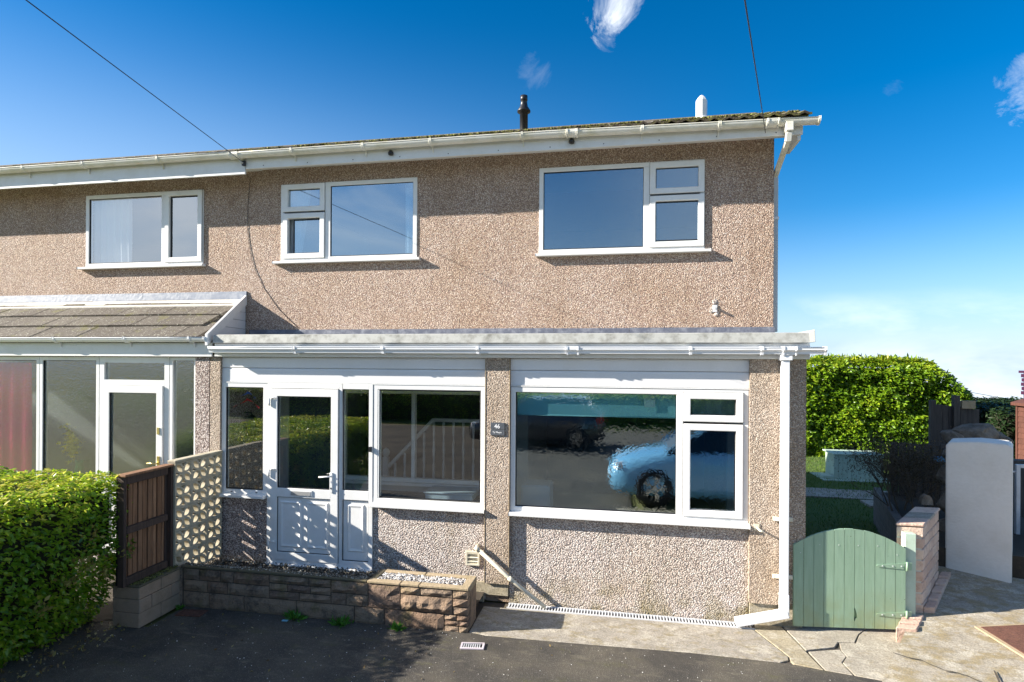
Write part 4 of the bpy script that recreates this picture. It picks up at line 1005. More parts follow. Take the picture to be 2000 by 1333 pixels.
for c in range(4):
    y = -.15+c*.285
    off = -.165 if c % 2 else 0
    for i in range(17):
        x = -8.95+i*.3303+off+.0
        w_ = 1; XL = sk(y+.28)-.045
        if x < -8.96: continue
        if x+.33 > XL: 
            w_ = (XL-x)/.33
            if w_ < .08: continue
        r = NB.location
        L_ = 1 if c < 3 else (.897-y)/math.cos(math.atan(lpt))*.78/.46
        inst(ft, PR, (x-r.x, y-r.y, lz_(y)-r.z+.016+rnd.uniform(-.003, .003)), (math.atan(lpt)-.07, rnd.uniform(-.004, .004), rnd.uniform(-.003, .003)), sc=(w_, min(1, L_), 1))
bpy.data.objects.remove(ft)
xs_ = [-8.95, -7.6, -6.3, -5.05, -3.47]
for a, b in zip(xs_, xs_[1:]):
    fb = MB(); z0 = lz_(.80)+.055
    fb.extr([(.78, z0-.035), (.775, z0-.03), (.872, z0+.02), (.885, z0+.12), (.897, z0+.12), (.897, z0+.0)], a+.003, b-.003+.012); fb.build('flashing', m_lead, NB)
fb = MB(); fb.extr([(.66, lz_(.66)+.035), (.66, lz_(.66)+.05), (.80, lz_(.80)+.06), (.80, lz_(.80)+.03)], -8.95, -3.46); fb.build('mortar_fillet', m_mortar, NB)
# barge board and boarded cheek at the right end of the lean-to
bb = MB(); th = .035
pts = []
for y in (-.15, .895):
    x = sk(y); z = lz_(y)
    pts += [(x-th, y, z-.055), (x, y, z-.055), (x, y, z+.075), (x-th, y, z+.075)]
bb.face_add(pts, [(0, 1, 2, 3), (7, 6, 5, 4), (0, 4, 5, 1), (1, 5, 6, 2), (2, 6, 7, 3), (3, 7, 4, 0)]); bb.build('bargeboard', m_white, NB, .003)
for k in range(4):
    z0, z1 = 2.845+k*.11, 2.95+k*.11
    ya = max(-.05, lp0[0]+(z0+.02-lp0[1])/lpt+.10); yb = max(-.02, lp0[0]+(z1-lp0[1])/lpt+.10)
    if ya > .86: continue
    cb = MB(); x = lambda y: sk(y)-.02
    q = [(ya, z0), (.893, z0), (.893, z1), (min(yb, .88), z1)]
    cb.face_add([(x(y), y, z) for y, z in q]+[(x(y)-.02, y, z) for y, z in q], [(0, 1, 2, 3), (7, 6, 5, 4), (0, 4, 5, 1), (1, 5, 6, 2), (2, 6, 7, 3), (3, 7, 4, 0)]); cb.build('cheek_board', m_white2, NB)
bk_ = MB(); bk_.face_add([(sk(y)-.05, y, z) for y, z in ((-.02, 2.80), (.893, 2.80), (.893, 3.28), (.0, 2.83))], [(0, 1, 2, 3)]); bk_.build('cheek_backing', m_room, NB)

# ------------------------------------------------------------------ cables
def cable(pts, r, label, name='overhead_cable', n=24, sag=.0):
    a, b = Vector(pts[0]), Vector(pts[1]); P_ = []
    for i in range(n+1):
        t = i/n; p = a.lerp(b, t); p.z -= sag*4*t*(1-t); P_.append(p)
    o = MB().tube(P_, r, 6).build(name, m_wire); tag(o, label, 'cable'); return o
cable([(-3.27, .545, 5.03), (-2.228+(-2.228+3.27)*2.2, -3-(3.545)*2.2, 4.767+(4.767-5.03)*2.2+.0)], .0038, 'black telephone cable running from the eaves near the party line to the upper left', sag=.0)
cable([(2.90, .545, 4.985), (1.983+(1.983-2.90)*2.2, -3-3.545*2.2, 4.30+(4.30-4.985)*2.2)], .0038, 'black cable dropping towards the eaves at the right end of the house')
cd = MB().tube([(-3.255, .54, 5.02), (-3.26, .56, 4.90), (-3.42, .892, 4.95), (-3.452, .894, 4.6), (-3.458, .894, 4.25), (-3.43, .894, 4.05), (-3.36, .894, 3.78), (-3.22, .894, 3.50), (-3.0, .895, 3.22), (-2.72, .895, 2.97)], .003, 6).build('wall_cable_and_shadow', m_wire)  # upper run is cable; lower curve models the overhead wire's cast shadow
tag(cd, 'thin dark cable down the upper wall, its lower curve standing in for a wire shadow', 'cable')
fx = empty('cable_fixing', (-3.25, .53, 5.0), 0, 'small dark cable clamp on the stepped fascia joint', 'fixing')
MB().box(-3.275, -3.235, .515, .545, 4.985, 5.045).build('clamp', m_black, fx); MB().tube([(-3.255, .515, 5.01), (-3.30, .50, 5.05)], .009, 6).build('hook', m_steel, fx)

# ------------------------------------------------------------------ garden retaining wall of rough blocks
RW = empty('retaining_wall', (-1.5, -.7, 0), 0, 'low retaining wall of rough brown stone blocks in front of the door', 'wall')
def block(x0, x1, z0, z1, par, yf=-.72, depth=.09, rough=.012, mt=m_stone, g=.005, name='block', axis='x', seed=0):
    """rock-faced block: gridded front with uneven surface"""
    nx_ = max(2, int((x1-x0)/.055)); nz_ = max(2, int((z1-z0)/.04)); mb = MB(); grid = []
    for j in range(nz_+1):
        for i in range(nx_+1):
            u, v_ = i/nx_, j/nz_; x = x0+g+(x1-x0-2*g)*u; z = z0+g+(z1-z0-2*g)*v_
            e = min(1, min(u, 1-u)*nx_, min(v_, 1-v_)*nz_)
            y = yf-(.004+rough*(.8+1.6*mnoise.noise(Vector((x*14, z*17, seed*3.1)))) )*e+.006*(1-e)
            if 0 < i < nx_ and 0 < j < nz_: x += rnd.uniform(-.006, .006); z += rnd.uniform(-.005, .005)
            grid.append((x, y, z))
    b = [(x0+g, yf+depth, z0+g), (x1-g, yf+depth, z0+g), (x1-g, yf+depth, z1-g), (x0+g, yf+depth, z1-g)]
    n1_ = nx_+1; fs = [(j*n1_+i, j*n1_+i+1, (j+1)*n1_+i+1, (j+1)*n1_+i) for j in range(nz_) for i in range(nx_)]
    k = len(grid); A = list(range(nx_+1)); T = [nz_*n1_+i for i in range(nx_+1)]; Lf = [j*n1_ for j in range(nz_+1)]; Rt = [j*n1_+nx_ for j in range(nz_+1)]
    fs += [tuple(A+[k+1, k]), tuple(T[::-1]+[k+3, k+2]), tuple(Lf[::-1]+[k, k+3]), tuple(Rt+[k+2, k+1])]
    vs = grid+b
    if axis == 'y': vs = [(-y_+(-3.05-.72), x_, z_) for x_, y_, z_ in vs]      # face turned to +x
    mb.face_add(vs, fs); return mb.build(name, mt, par)
# courses: big base blocks, then mixed thin and thick courses; the layout follows the photograph's irregular bond
def course(xs, z0, z1, rough=.012):
    for a, b in zip(xs, xs[1:]): block(a, b, z0, z1, RW, rough=rough, seed=rnd.random()*9)
course([-3.03, -2.73, -2.33, -1.75, -1.13, -.82, -.22], -.02, .155, .006)
course([-.22, -.08, .012], -.02, .05); course([-.22, -.075, .012], .052, .10); 
course([-.22, -.10, .012], .102, .155)
course([-3.03, -2.75, -2.52], .155, .275, .009); course([-2.52, -2.05], .155, .275); course([-2.05, -1.72, -1.38], .155, .235); course([-2.05, -1.85, -1.6, -1.38], .237, .31)
course([-3.03, -2.84, -2.60, -2.45], .275, .392); course([-2.52+.07, -2.05], .275, .392); course([-2.05, -1.62, -1.38], .312, .392)
course([-1.38, -1.22, -.99], .155, .27); course([-1.38, -.99], .27, .392); course([-.99, -.66], .155, .392, .008)
course([-.66, -.14], .155, .31, .022); course([-.66, -.46], .312, .392, .014); course([-.46, -.14], .312, .392, .016)
course([-.14, .012], .155, .23, .014); course([-.14, .012], .232, .31, .014); course([-.14, .012], .312, .392, .014)
MB().box(-3.04, .006, -.705, -.62, -.03, .385).build('mortar', m_mort2, RW)
# coping: dark and mossy at the left, sandy at the right round a gravel trough
for a, b in ((-3.06, -2.4), (-2.395, -1.7), (-1.695, -1.0)): MB().box(a, b, -.722, -.64, .393, .415+rnd.uniform(0, .006)).build('coping', m_cope_d, RW, .006)
for a, b in ((-.995, -.66), (-.655, -.47), (-.465, .018)): MB().box(a, b, -.728, -.655, .393, .42).build('coping', m_cope, RW, .006)
for a, b in ((-.93, -.50), (-.495, .018)): MB().box(a, b, -.46, -.40, .36, .42).build('coping', m_cope, RW, .006)
MB().box(-.06, .018, -.653, -.462, .36, .421).build('coping', m_cope, RW, .006)
MB().box(-.995, -.93, -.654, -.402, .36, .418).build('coping', m_cope_d, RW, .006)
MB().box(-.06, .010, -.62, -.40, 0, .359).build('end_block', m_stone, RW)
MB().box(-.93, .0, -.44, -.40, 0, .359).build('back_face', m_mort2, RW)
# left return with a smooth rendered face
LR = empty('side_retaining_wall', (-3.15, -1.0, 0), 0, 'short rendered retaining wall below the brown fence panel', 'wall')
for z0, z1, ys_ in ((0, .14, [-1.25, -.98, -.73]), (.14, .27, [-1.25, -1.10, -.85, -.73]), (.27, .385, [-1.25, -.98, -.73])):
    for a, b in zip(ys_, ys_[1:]):
        MB().box(-3.35, -3.05+rnd.uniform(-.004, .004), a+.002, b-.002, z0+.002, z1-.002).build('block', m_cope2, LR, .006)
MB().box(-3.34, -3.062, -1.24, -.735, 0, .383).build('mortar', m_mort2, LR)
MB().box(-3.35, -3.042, -.733, -.60, 0, .392).build('block', m_stone, LR, .006)
MB().box(-3.36, -3.045, -1.262, -.73, .386, .405).build('coping', m_cope_d, LR, .006)
# planting bed behind the wall
sheet('gravel_bed', [(-3.2, -.64), (-.93, -.64), (-.93, -.02), (-3.2, -.02)], .235, m_soil)
sheet('soil_base', [(-.94, -.42), (.0, -.42), (.0, .0), (-.94, .0)], .10, m_soil)
g = np.random.default_rng(31); n = 2600
P = np.stack([g.uniform(-3.2, -.94, n), g.uniform(-.63, -.03, n), .24+g.uniform(0, .02, n)], 1); pebbles('dark_gravel', P, .014, m_gravel_shade, None, 5)
n = 1500; P = np.stack([g.uniform(-3.04, -1.0, n), g.uniform(-.70, -.64, n), .412+g.uniform(0, .012, n)], 1); pebbles('gravel_scatter', P, .010, m_gravel_shade, None, 15)
n = 1500; P = np.stack([g.uniform(-.925, -.065, n), g.uniform(-.65, -.465, n), .395+g.uniform(0, .018, n)], 1); pebbles('white_gravel', P, .013, m_gravel, None, 6)
MB().box(-.925, -.065, -.652, -.463, .30, .395).build('trough_fill', m_soil, RW)
n = 900; P = np.stack([-3.34+g.random(n)*.28, g.uniform(-1.25, -.73, n), .405+g.uniform(0, .012, n)], 1); pebbles('moss_scatter', P, .012, m_mossp, None, 16)

# block screen and fence panel along the left boundary
SC = empty('screen_block_wall', (-3.2, -.4, .3), 0, 'pierced concrete screen block wall with petal pattern beside the porch', 'wall')
def screen_block(y0, z0, s=.235, x0=-3.215, th=.09):
    """pierced block: square rim, four leaf-shaped ribs meeting in the middle"""
    mb = MB(); x1 = x0+th; rim = .012
    # rim
    o = [(y0, z0), (y0+s, z0), (y0+s, z0+s), (y0, z0+s)]; i_ = [(y0+rim, z0+rim), (y0+s-rim, z0+rim), (y0+s-rim, z0+s-rim), (y0+rim, z0+s-rim)]
    vs = [(x1, a, b) for a, b in o]+[(x1, a, b) for a, b in i_]+[(x0, a, b) for a, b in o]+[(x0, a, b) for a, b in i_]; fs = []
    for k in range(4):
        j = (k+1) % 4; fs += [(k, j, 4+j, 4+k), (8+k, 12+k, 12+j, 8+j), (4+k, 4+j, 12+j, 12+k), (k, 8+k, 8+j, j)]
    mb.face_add(vs, fs)
    cy, cz = y0+s/2, z0+s/2; r = s/2-rim*.5
    for q in range(4):
        # petals lie along the diagonals; outline of two arcs
        a0 = math.pi/4+q*math.pi/2; L = r*1.38; wv = .052; N_ = 7; outer = []
        for i in range(N_+1):
            t = i/N_; outer.append((t*L, wv*math.sin(math.pi*t)))
        for i in range(N_-1, 0, -1):
            t = i/N_; outer.append((t*L, -wv*math.sin(math.pi*t)))
        def tr(p, sc=1):
            xx, yy = p[0], p[1]*sc; return (cy+xx*math.cos(a0)-yy*math.sin(a0), cz+xx*math.sin(a0)+yy*math.cos(a0))
        oo = [tr(p) for p in outer]; ii = [tr((L*.5+(p[0]-L*.5)*.72, p[1]*.55)) for p in outer]; k = len(oo)
        vs = [(x1-.004, *p) for p in oo]+[(x1-.004, *p) for p in ii]+[(x0+.02, *p) for p in oo]+[(x0+.02, *p) for p in ii]; fs = []
        for i in range(k):
            j = (i+1) % k; fs += [(i, j, k+j, k+i), (2*k+i, 3*k+i, 3*k+j, 2*k+j), (i, 2*k+i, 2*k+j, j), (k+i, k+j, 3*k+j, 3*k+i)]
        mb.face_add(vs, fs)
    return mb
sb = screen_block(0, 0, x0=0, th=.09).build('block', m_block, SC, local=True)
for j in range(5):
    for i in range(3):
        inst(sb, SC, (-3.205+3.2, -.735+i*.238+.4, .285+j*.238-.3))
bpy.data.objects.remove(sb)
MB().box(-3.21, -3.11, -.74, -.012, 1.476, 1.50).build('coping', m_block, SC, .004)
# brown fence panel
FN = empty('fence_panel', (-3.2, -1.05, .41), 0, 'brown timber fence panel with slanted boards between hedge and screen blocks', 'fence')
FN_x = -3.16
for k in range(9):
    y = -1.30+k*.0585
    MB().box(FN_x-.045, FN_x-.028+(k % 2)*.006, y, y+.047, .45, 1.42).build('slat', m_fence, FN, .002)
for z, h in ((1.37, .075), (.90, .065), (.42, .07)): MB().box(FN_x-.027, FN_x+.02, -1.30, -.80, z, z+h).build('rail', m_fence_d, FN, .004)
MB().box(FN_x-.05, FN_x+.03, -.775, -.742, .41, 1.46).build('batten', m_fence_d, FN, .003)
MB().box(FN_x-.05, FN_x+.018, -1.335, -1.302, .41, 1.46).build('batten', m_fence_d, FN, .003)
MB().box(FN_x-.06, FN_x+.045, -1.345, -.745, 1.446, 1.468).build('capping', m_fence, FN, .003)
MB().box(FN_x-.07, FN_x-.05, -1.33, -.77, .42, 1.45).build('gap_shade', m_seal, FN)  # black sheet added behind the slats for the shade in the gaps
MB().box(FN_x-.045, FN_x-.02, -.80, -.776, .43, 1.45).build('post', m_fence_d, FN)

# ------------------------------------------------------------------ hedges
def hedge(name, label, x0, x1, y0, y1, z0, z1, dens, size, mt, rs, rnd_=.12, cat='hedge', amp=.05, toplight=True, sides='fbrlt', stems=True, jit=.8, group=None, edge=None, endslope=0):
    root = empty(name, ((x0+x1)/2, (y0+y1)/2, z0), 0, label, cat, group)
    g = np.random.default_rng(rs); PP = []; NN = []
    def surf(n, f, nrm):
        uv = g.random((n, 2)); p = f(uv); PP.append(p); NN.append(np.tile(nrm, (n, 1)).astype(float))
    H_ = z1-z0
    A = {'f': ((x1-x0)*H_, lambda u: np.stack([x0+(x1-x0)*u[:, 0], np.full(len(u), y0), z0+H_*u[:, 1]], 1), (0, -1, .35)),
         'b': ((x1-x0)*H_, lambda u: np.stack([x0+(x1-x0)*u[:, 0], np.full(len(u), y1), z0+H_*u[:, 1]], 1), (0, 1, .35)),
         'r': ((y1-y0)*H_, lambda u: np.stack([np.full(len(u), x1), y0+(y1-y0)*u[:, 0], z0+H_*u[:, 1]], 1), (1, 0, .35)),
         'l': ((y1-y0)*H_, lambda u: np.stack([np.full(len(u), x0), y0+(y1-y0)*u[:, 0], z0+H_*u[:, 1]], 1), (-1, 0, .35)),
         't': ((x1-x0)*(y1-y0), lambda u: np.stack([x0+(x1-x0)*u[:, 0], y0+(y1-y0)*u[:, 1], np.full(len(u), z1)], 1), (0, 0, 1))}
    for k in sides: a, f, nr = A[k]; surf(int(a*dens), f, nr)
    P_ = np.concatenate(PP); N_ = np.concatenate(NN)
    c = np.array([(x0+x1)/2, (y0+y1)/2, (z0+z1)/2]); h = np.array([(x1-x0)/2, (y1-y0)/2, (z1-z0)/2])
    # round the upper edges
    q = np.abs(P_-c); ex = np.maximum(q-(h-rnd_), 0); ex[:, 2] = np.where(P_[:, 2] > c[2], ex[:, 2], 0)
    ln = np.linalg.norm(ex, axis=1); k = np.where(ln > rnd_, rnd_/np.maximum(ln, 1e-6), 1)
    sg = np.sign(P_-c); P_ = np.where(ex > 0, c+sg*(h-rnd_+ex*k[:, None]), P_)
    # lumps + depth spread
    lum = np.array([mnoise.noise(Vector(p)*2.3)+.6*mnoise.noise(Vector(p)*6.0) for p in P_])
    out = N_/np.linalg.norm(N_, axis=1, keepdims=True)
    P_ = P_+out*(lum*amp)[:, None]-out*(g.random(len(P_))**2*.12)[:, None]
    if edge is not None: P_, N_, lum = edge(P_, N_, lum)
    cl_ = np.array([mnoise.noise(Vector(p)*1.7+Vector((9, 1, 3)))+.8*mnoise.noise(Vector(p)*7) for p in P_])
    zz = (P_[:, 2]-z0)/H_
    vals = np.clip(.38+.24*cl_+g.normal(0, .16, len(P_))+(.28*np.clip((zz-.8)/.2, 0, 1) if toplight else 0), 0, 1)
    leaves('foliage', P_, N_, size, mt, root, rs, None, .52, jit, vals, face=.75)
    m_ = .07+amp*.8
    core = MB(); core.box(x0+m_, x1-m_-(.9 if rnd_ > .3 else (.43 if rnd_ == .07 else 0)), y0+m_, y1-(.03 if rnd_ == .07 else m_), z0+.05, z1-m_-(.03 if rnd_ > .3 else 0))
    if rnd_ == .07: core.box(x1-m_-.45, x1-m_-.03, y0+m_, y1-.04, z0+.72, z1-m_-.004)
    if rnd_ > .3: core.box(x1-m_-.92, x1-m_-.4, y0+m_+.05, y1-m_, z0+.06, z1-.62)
    core.build('dark_core', m_core, root, .08, seg=2)  # near-black boxes stand in for the shade inside the hedge
    if stems:
        for i in range(9):
            x = x0+(x1-x0)*(.1+.8*rnd.random()); y = y0+(y1-y0)*(.1+.8*rnd.random())
            MB().tube([(x, y, z0-.02), (x+rnd.uniform(-.08, .08), y+rnd.uniform(-.08, .08), z0+H_*.5)], [.022, .010], 6).build('stem', m_twig, root)
    return root
def left_edge(P_, N_, lum):
    # foot of the hedge pulls in, leaving a darker base
    zz = P_[:, 2]; k = np.clip(1-zz/.75, 0, 1)**1.3; P_[:, 0] -= k*.42*(P_[:, 0] > -4)
    return P_, N_, lum
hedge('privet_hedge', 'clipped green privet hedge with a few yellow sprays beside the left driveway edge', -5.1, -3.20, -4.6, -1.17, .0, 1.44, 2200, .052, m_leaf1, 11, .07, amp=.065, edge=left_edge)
# yellow variegated sprays low in the hedge
g = np.random.default_rng(44)
ROOTH = bpy.data.objects['privet_hedge']
cs_ = [(-3.18, -1.78, .80), (-3.18, -1.70, .74), (-3.19, -1.62, .98), (-3.17, -1.86, .66), (-3.18, -1.28, .72), (-3.19, -1.5, .60), (-3.21, -2.05, .52)]
P = np.concatenate([np.array(c)+g.normal(0, .035, (26, 3))*np.array([.5, 1, 1]) for c in cs_])
leaves('yellow_sprays', P, np.tile([1., 0, .5], (len(P), 1)), .05, m_leafl, ROOTH, 9, None, .5, .7, np.clip(g.normal(.05, .05, len(P)), 0, .2))
# tall hedge at the end of the garden
def back_edge(P_, N_, lum):
    # rounded right end sloping down
    t = np.clip((P_[:, 0]-9.2)/1.0, 0, 1); zc = 1-.28*t**2
    P_[:, 2] *= zc
    return P_, N_, lum
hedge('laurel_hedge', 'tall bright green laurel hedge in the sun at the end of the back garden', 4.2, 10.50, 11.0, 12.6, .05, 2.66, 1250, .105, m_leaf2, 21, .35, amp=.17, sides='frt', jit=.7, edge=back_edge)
g = np.random.default_rng(17); n = 260; P = np.stack([g.uniform(6.3, 10.1, n), g.uniform(11.2, 12.2, n), 2.58+g.random(n)*.16-.5*np.clip(g.uniform(0, 0, n), 0, 1)], 1); P[:, 2] -= np.clip((P[:, 0]-9.2), 0, 1)**2*.75
leaves('shoots', P, np.tile([0, 0, 1.], (n, 1)), .12, m_leaf2, bpy.data.objects['laurel_hedge'], 22, None, .35, .35)
hedge('boundary_hedge', 'dark evergreen hedge behind the stone wall at the right edge', 10.75, 14.4, 10.4, 16.0, -.03, 1.42, 420, .10, m_leafd, 23, .2, amp=.08, sides='flt', stems=False)
hedge('round_shrub', 'dark round treetop just above the laurel hedge next to the house corner', 6.35, 7.1, 13.6, 14.3, 2.2, 3.0, 900, .09, m_leafd, 24, .3, cat='tree', amp=.06, stems=False)
MB().tube([(6.72, 13.95, 0), (6.72, 13.95, 2.6)], [.08, .05], 8).build('trunk', m_twig, bpy.data.objects['round_shrub'])
# bare twiggy bush on the raised bed
BU = empty('bare_bush', (5.3, 2.9, .45), 0, 'bare brown twiggy bush leaning over the bed wall behind the gate', 'bush')
rb = random.Random(3)
def branch(mb, p, dv, L, r, lev):
    pts = [p]; q = p.copy(); dd = dv.copy()
    for i in range(4):
        dd = (dd+Vector((rb.gauss(0, .10), rb.gauss(0, .10), rb.gauss(.02, .06)))).normalized(); q = q+dd*L/4; pts.append(q.copy())
    mb.tube([tuple(a) for a in pts], [r*(1-.15*i) for i in range(5)], 5 if lev < 2 else 3, caps=False)
    if lev < 4:
        for k in range(4 if lev < 2 else 3):
            t = rb.randint(1, 4); nd_ = (dd+Vector((rb.gauss(0, .5), rb.gauss(0, .5), rb.gauss(.1, .35)))).normalized(); branch(mb, pts[t], nd_, L*rb.uniform(.55, .75), r*.55, lev+1)
for i, (dx, dy, sx, sy) in enumerate([(-.35, 0, 0, 0), (-.15, -.1, .1, .1), (.0, .1, .2, -.1), (.15, 0, .35, 0), (.3, .05, .5, .1), (-.45, .1, .1, .3), (.1, -.2, .3, .4), (-.2, .1, .45, .4), (.2, .2, .65, .2)]):
    mb = MB(); branch(mb, Vector((5.05+sx*.9, 2.6+sy, .45)), Vector((dx, dy, 1)).normalized(), .50, .016, 0); mb.build('branch', m_twig, BU)
g = np.random.default_rng(5); n = 6500; th_ = g.normal(0, 1, (n, 3))*np.array([.30, .35, .15])+np.array([5.28, 2.95, 1.18])
leaves('dead_leaves', th_, np.tile([0, 0, 1.], (n, 1)), .03, m_deadl, BU, 7, None, .4, 1.2)
# distant things: field bank, bare tree
BT = empty('bare_tree', (38, 62, -3.8), 0, 'distant leafless tree beyond the hedge on the right skyline', 'tree')
for k in range(5):
    mb = MB(); rb.seed(k+60); 
    def br2(mb, p, dv, L, r, lev):
        q = p+dv*L; mb.tube([tuple(p), tuple(q)], [r, r*.6], 4, caps=False)
        if lev < 5:
            for _ in range(3): br2(mb, q, (dv+Vector((rb.gauss(0, .5), rb.gauss(0, .5), rb.gauss(.08, .3)))).normalized(), L*.72, r*.55, lev+1)
    br2(mb, Vector((37.6+k*.3, 62, -3.8)), Vector((rb.uniform(-.3, .3), 0, 1)).normalized(), .95, .08, 0); mb.build('branch', m_twig, BT)
dw = MB(); dw.tube([(30, 60, .9), (60, 60, -4.7)], .025, 4); o = dw.build('power_line', m_wire); tag(o, 'faint power line low in the sky at the right edge', 'cable')

# ------------------------------------------------------------------ side gate and its brick wall
ga = math.atan2(.13, 1.02)
GT = empty('garden_gate', (3.035, -.052, .012), ga, 'sage green arched timber gate with T hinges at the side of the house', 'gate')
def arch(x): t = x/.985; return .80+.675*t*(1-t)-.012*t
GT.scale = (1.045, 1, 1)
NPL = 11; pwid = .985/NPL
for k in range(NPL):
    a, b = k*pwid+.004, (k+1)*pwid-.004
    top = [(a+(b-a)*i/5, arch(a+(b-a)*i/5)) for i in range(6)]
    left = []
    if k == 6: left = [(a, .225), (a+.010, .20), (a+.020, .16), (a+.022, .125), (a+.012, .118), (a+.006, .10), (a, .09)]
    poly = [(a, .03), (b, .03)]+top[::-1]+left
    mb = MB(); mb.extr(poly, 0, .020, 'y'); mb.build('plank', m_green, GT, .0025, local=True)
for z in (.16, .66): MB().box(.02, .965, .020, .042, z-.04, z+.04).build('ledge', m_green, GT, local=True)
for z in (.165, .625):
    hg = MB(); hg.extr([(.965, z-.028), (.975, z+.028), (.74, z+.010), (.725, z+.0), (.74, z-.010)], -.006, -.001, 'y'); hg.tube([(.992, -.008, z-.042), (.992, -.008, z+.042)], .010, 8)
    hg.box(1.0, 1.035, -.006, -.001, z-.036, z+.036); hg.build('hinge', m_green, GT, local=True)
    for x in (.78, .87, .945): MB().tube([(x, -.010, z), (x, -.004, z)], .006, 6).build('screw', m_steel, GT, local=True)
for k in range(6): MB().tube([(.06+k*.17, -.003, .73+(.08 if 0 < k < 5 else 0)), (.06+k*.17, .001, .73+(.08 if 0 < k < 5 else 0))], .004, 6).build('nail', m_steel, GT, local=True)
ps = empty('gate_post', (4.12, .16, 0), 0, 'square pale green gate post fixed to the brick wall', 'post')
MB().box(4.066, 4.160, .115, .198, .02, .935).build('shaft', m_mint, ps, .004)
# boundary wall of pale pink bricks: low part runs towards the road, high part behind the post
BW = empty('brick_boundary_wall', (4.2, .4, 0), 0, 'pale pink brick boundary wall stepping down from the gate post towards the road', 'wall')
dvx, dvy = .60/1.077, .894/1.077
wt = .235
def wallbrick(x, y, L, z0, z1, wd=wt, mt=m_brick, skew=True, j=.004):
    gx, gy = .006*dvx, .006*dvy
    x += rnd.uniform(-j, j)
    foot = [(x+gx, y+gy), (x+wd+gx, y+gy), (x+wd+L*dvx-gx, y+L*dvy-gy), (x+L*dvx-gx, y+L*dvy-gy)]
    return MB().prism(foot, z0+.005, z1-.005).build('brick', mt, BW, .006)
for c in range(9):
    z0 = .03+c*.1055; Ls = [.22]*4 if c % 2 == 0 else [.11, .22, .22, .22, .11]
    s_ = 0
    for L in Ls:
        wallbrick(4.025+s_*dvx, .205+s_*dvy, L, z0, z0+.1055); s_ += L
MB().prism([(4.035, .213), (4.248, .213), (4.248+.86*dvx, .213+.86*dvy), (4.035+.86*dvx, .213+.86*dvy)], 0, .965).build('mortar', m_mortar, BW)
for k in range(3):
    a = k*.3; x, y = 4.018+a*dvx, .20+a*dvy
    MB().prism([(x, y), (x+.25, y), (x+.25+.295*dvx, y+.295*dvy), (x+.295*dvx, y+.295*dvy)], .983, 1.012).build('coping', m_brick if k != 1 else m_slab, BW, .008)
for k in range(3):
    a = k*.115; x, y = 3.885+a*dvx, -.13+a*dvy
    zt = rz_(x, y)+.03
    MB().prism([(x+.002, y+.004), (x+.175, y+.004), (x+.175+.108*dvx, y+.108*dvy), (x+.002+.108*dvx, y+.108*dvy)], -.02, zt+rnd.uniform(-.002, .002)).build('brick', m_brick, BW, .006)
x, y = 4.30, .30
for k in range(5):
    a = k*.2; MB().prism([(4.275+a*dvx, .22+a*dvy), (4.37+a*dvx, .22+a*dvy), (4.37+(a+.19)*dvx, .22+(a+.19)*dvy), (4.275+(a+.19)*dvx, .22+(a+.19)*dvy)], 0, rz_(4.4, .31+a*dvy)+.05).build('brick', m_brick, BW, .006)
st = MB(); st.extr([(4.66+.09*math.cos(a)*.6, 1.03+.10*max(0, math.sin(a))) for a in [math.pi*i/8 for i in range(9)]], .98, 1.05, 'y'); st.build('cap_stone', m_rock, BW, .004)
# raised bed wall further back
BD = empty('raised_bed_wall', (4.9, 2.6, 0), 0, 'shaded grey brick wall of the raised bed under the bare bush', 'wall')
A0, A1 = Vector((4.62, 1.35)), Vector((5.40, 4.2)); dv = (A1-A0).normalized(); nn = Vector((-dv.y, dv.x))*-1
Lw = (A1-A0).length; m_bedb = mat('grey bed brick', f_wood((.16, .14, .13), (.20, .17, .155)))
for c in range(5):
    s_ = 0 if c % 2 == 0 else -.15
    while s_ < Lw:
        a = max(0, s_)+.004; b = min(Lw, s_+.30)-.004
        if b > a:
            p, q = A0+dv*a, A0+dv*b
            MB().prism([tuple(p), tuple(p+nn*.1), tuple(q+nn*.1), tuple(q)], c*.115, (c+1)*.115-.006).build('brick', m_bedb, BD, .003)
        s_ += .30
MB().prism([tuple(A0+nn*.1), tuple(A0+nn*1.6), tuple(A1+nn*1.6), tuple(A1+nn*.1)], 0, .50).build('soil_fill', m_soil, BD)
# dark fence and pond-blue board behind the bush
FD = empty('dark_side_fence', (5.9, 3.9, 0), 0, 'dark weathered fence in deep shade behind the bare bush', 'fence')
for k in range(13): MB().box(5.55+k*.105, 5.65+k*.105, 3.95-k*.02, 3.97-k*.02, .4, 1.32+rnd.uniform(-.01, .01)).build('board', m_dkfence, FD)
o = MB().box(6.0, 6.6, 3.60, 3.66, 1.10, 1.17).build('blue_board', mat('bright blue paint', col=(.03, .22, .42), rough=.5)); tag(o, 'bright blue board along the top of the dark fence beside the white pillar', 'board')
# mint green garden store
GS = empty('garden_store', (6.2, 7.2, 0), 0, 'low pale green boarded garden store on the lawn in front of the laurel hedge', 'storage box')
for k in range(11): MB().box(6.03+k*.09, 6.116+k*.09, 7.8, 7.82, .0, .54).build('board', m_mint, GS, .002)
MB().box(6.05, 7.01, 7.82, 8.4, .0, .535).build('carcass', m_mint, GS)
MB().box(6.0, 7.06, 7.77, 8.45, .541, .57).build('lid', m_mint, GS, .004)
MB().box(5.75, 7.2, 7.60, 8.5, -.03, .02).build('base_slab', m_mint, GS, .003)
MB().box(5.80, 6.02, 7.75, 8.15, .02, .08).build('step', m_mint, GS, .003)

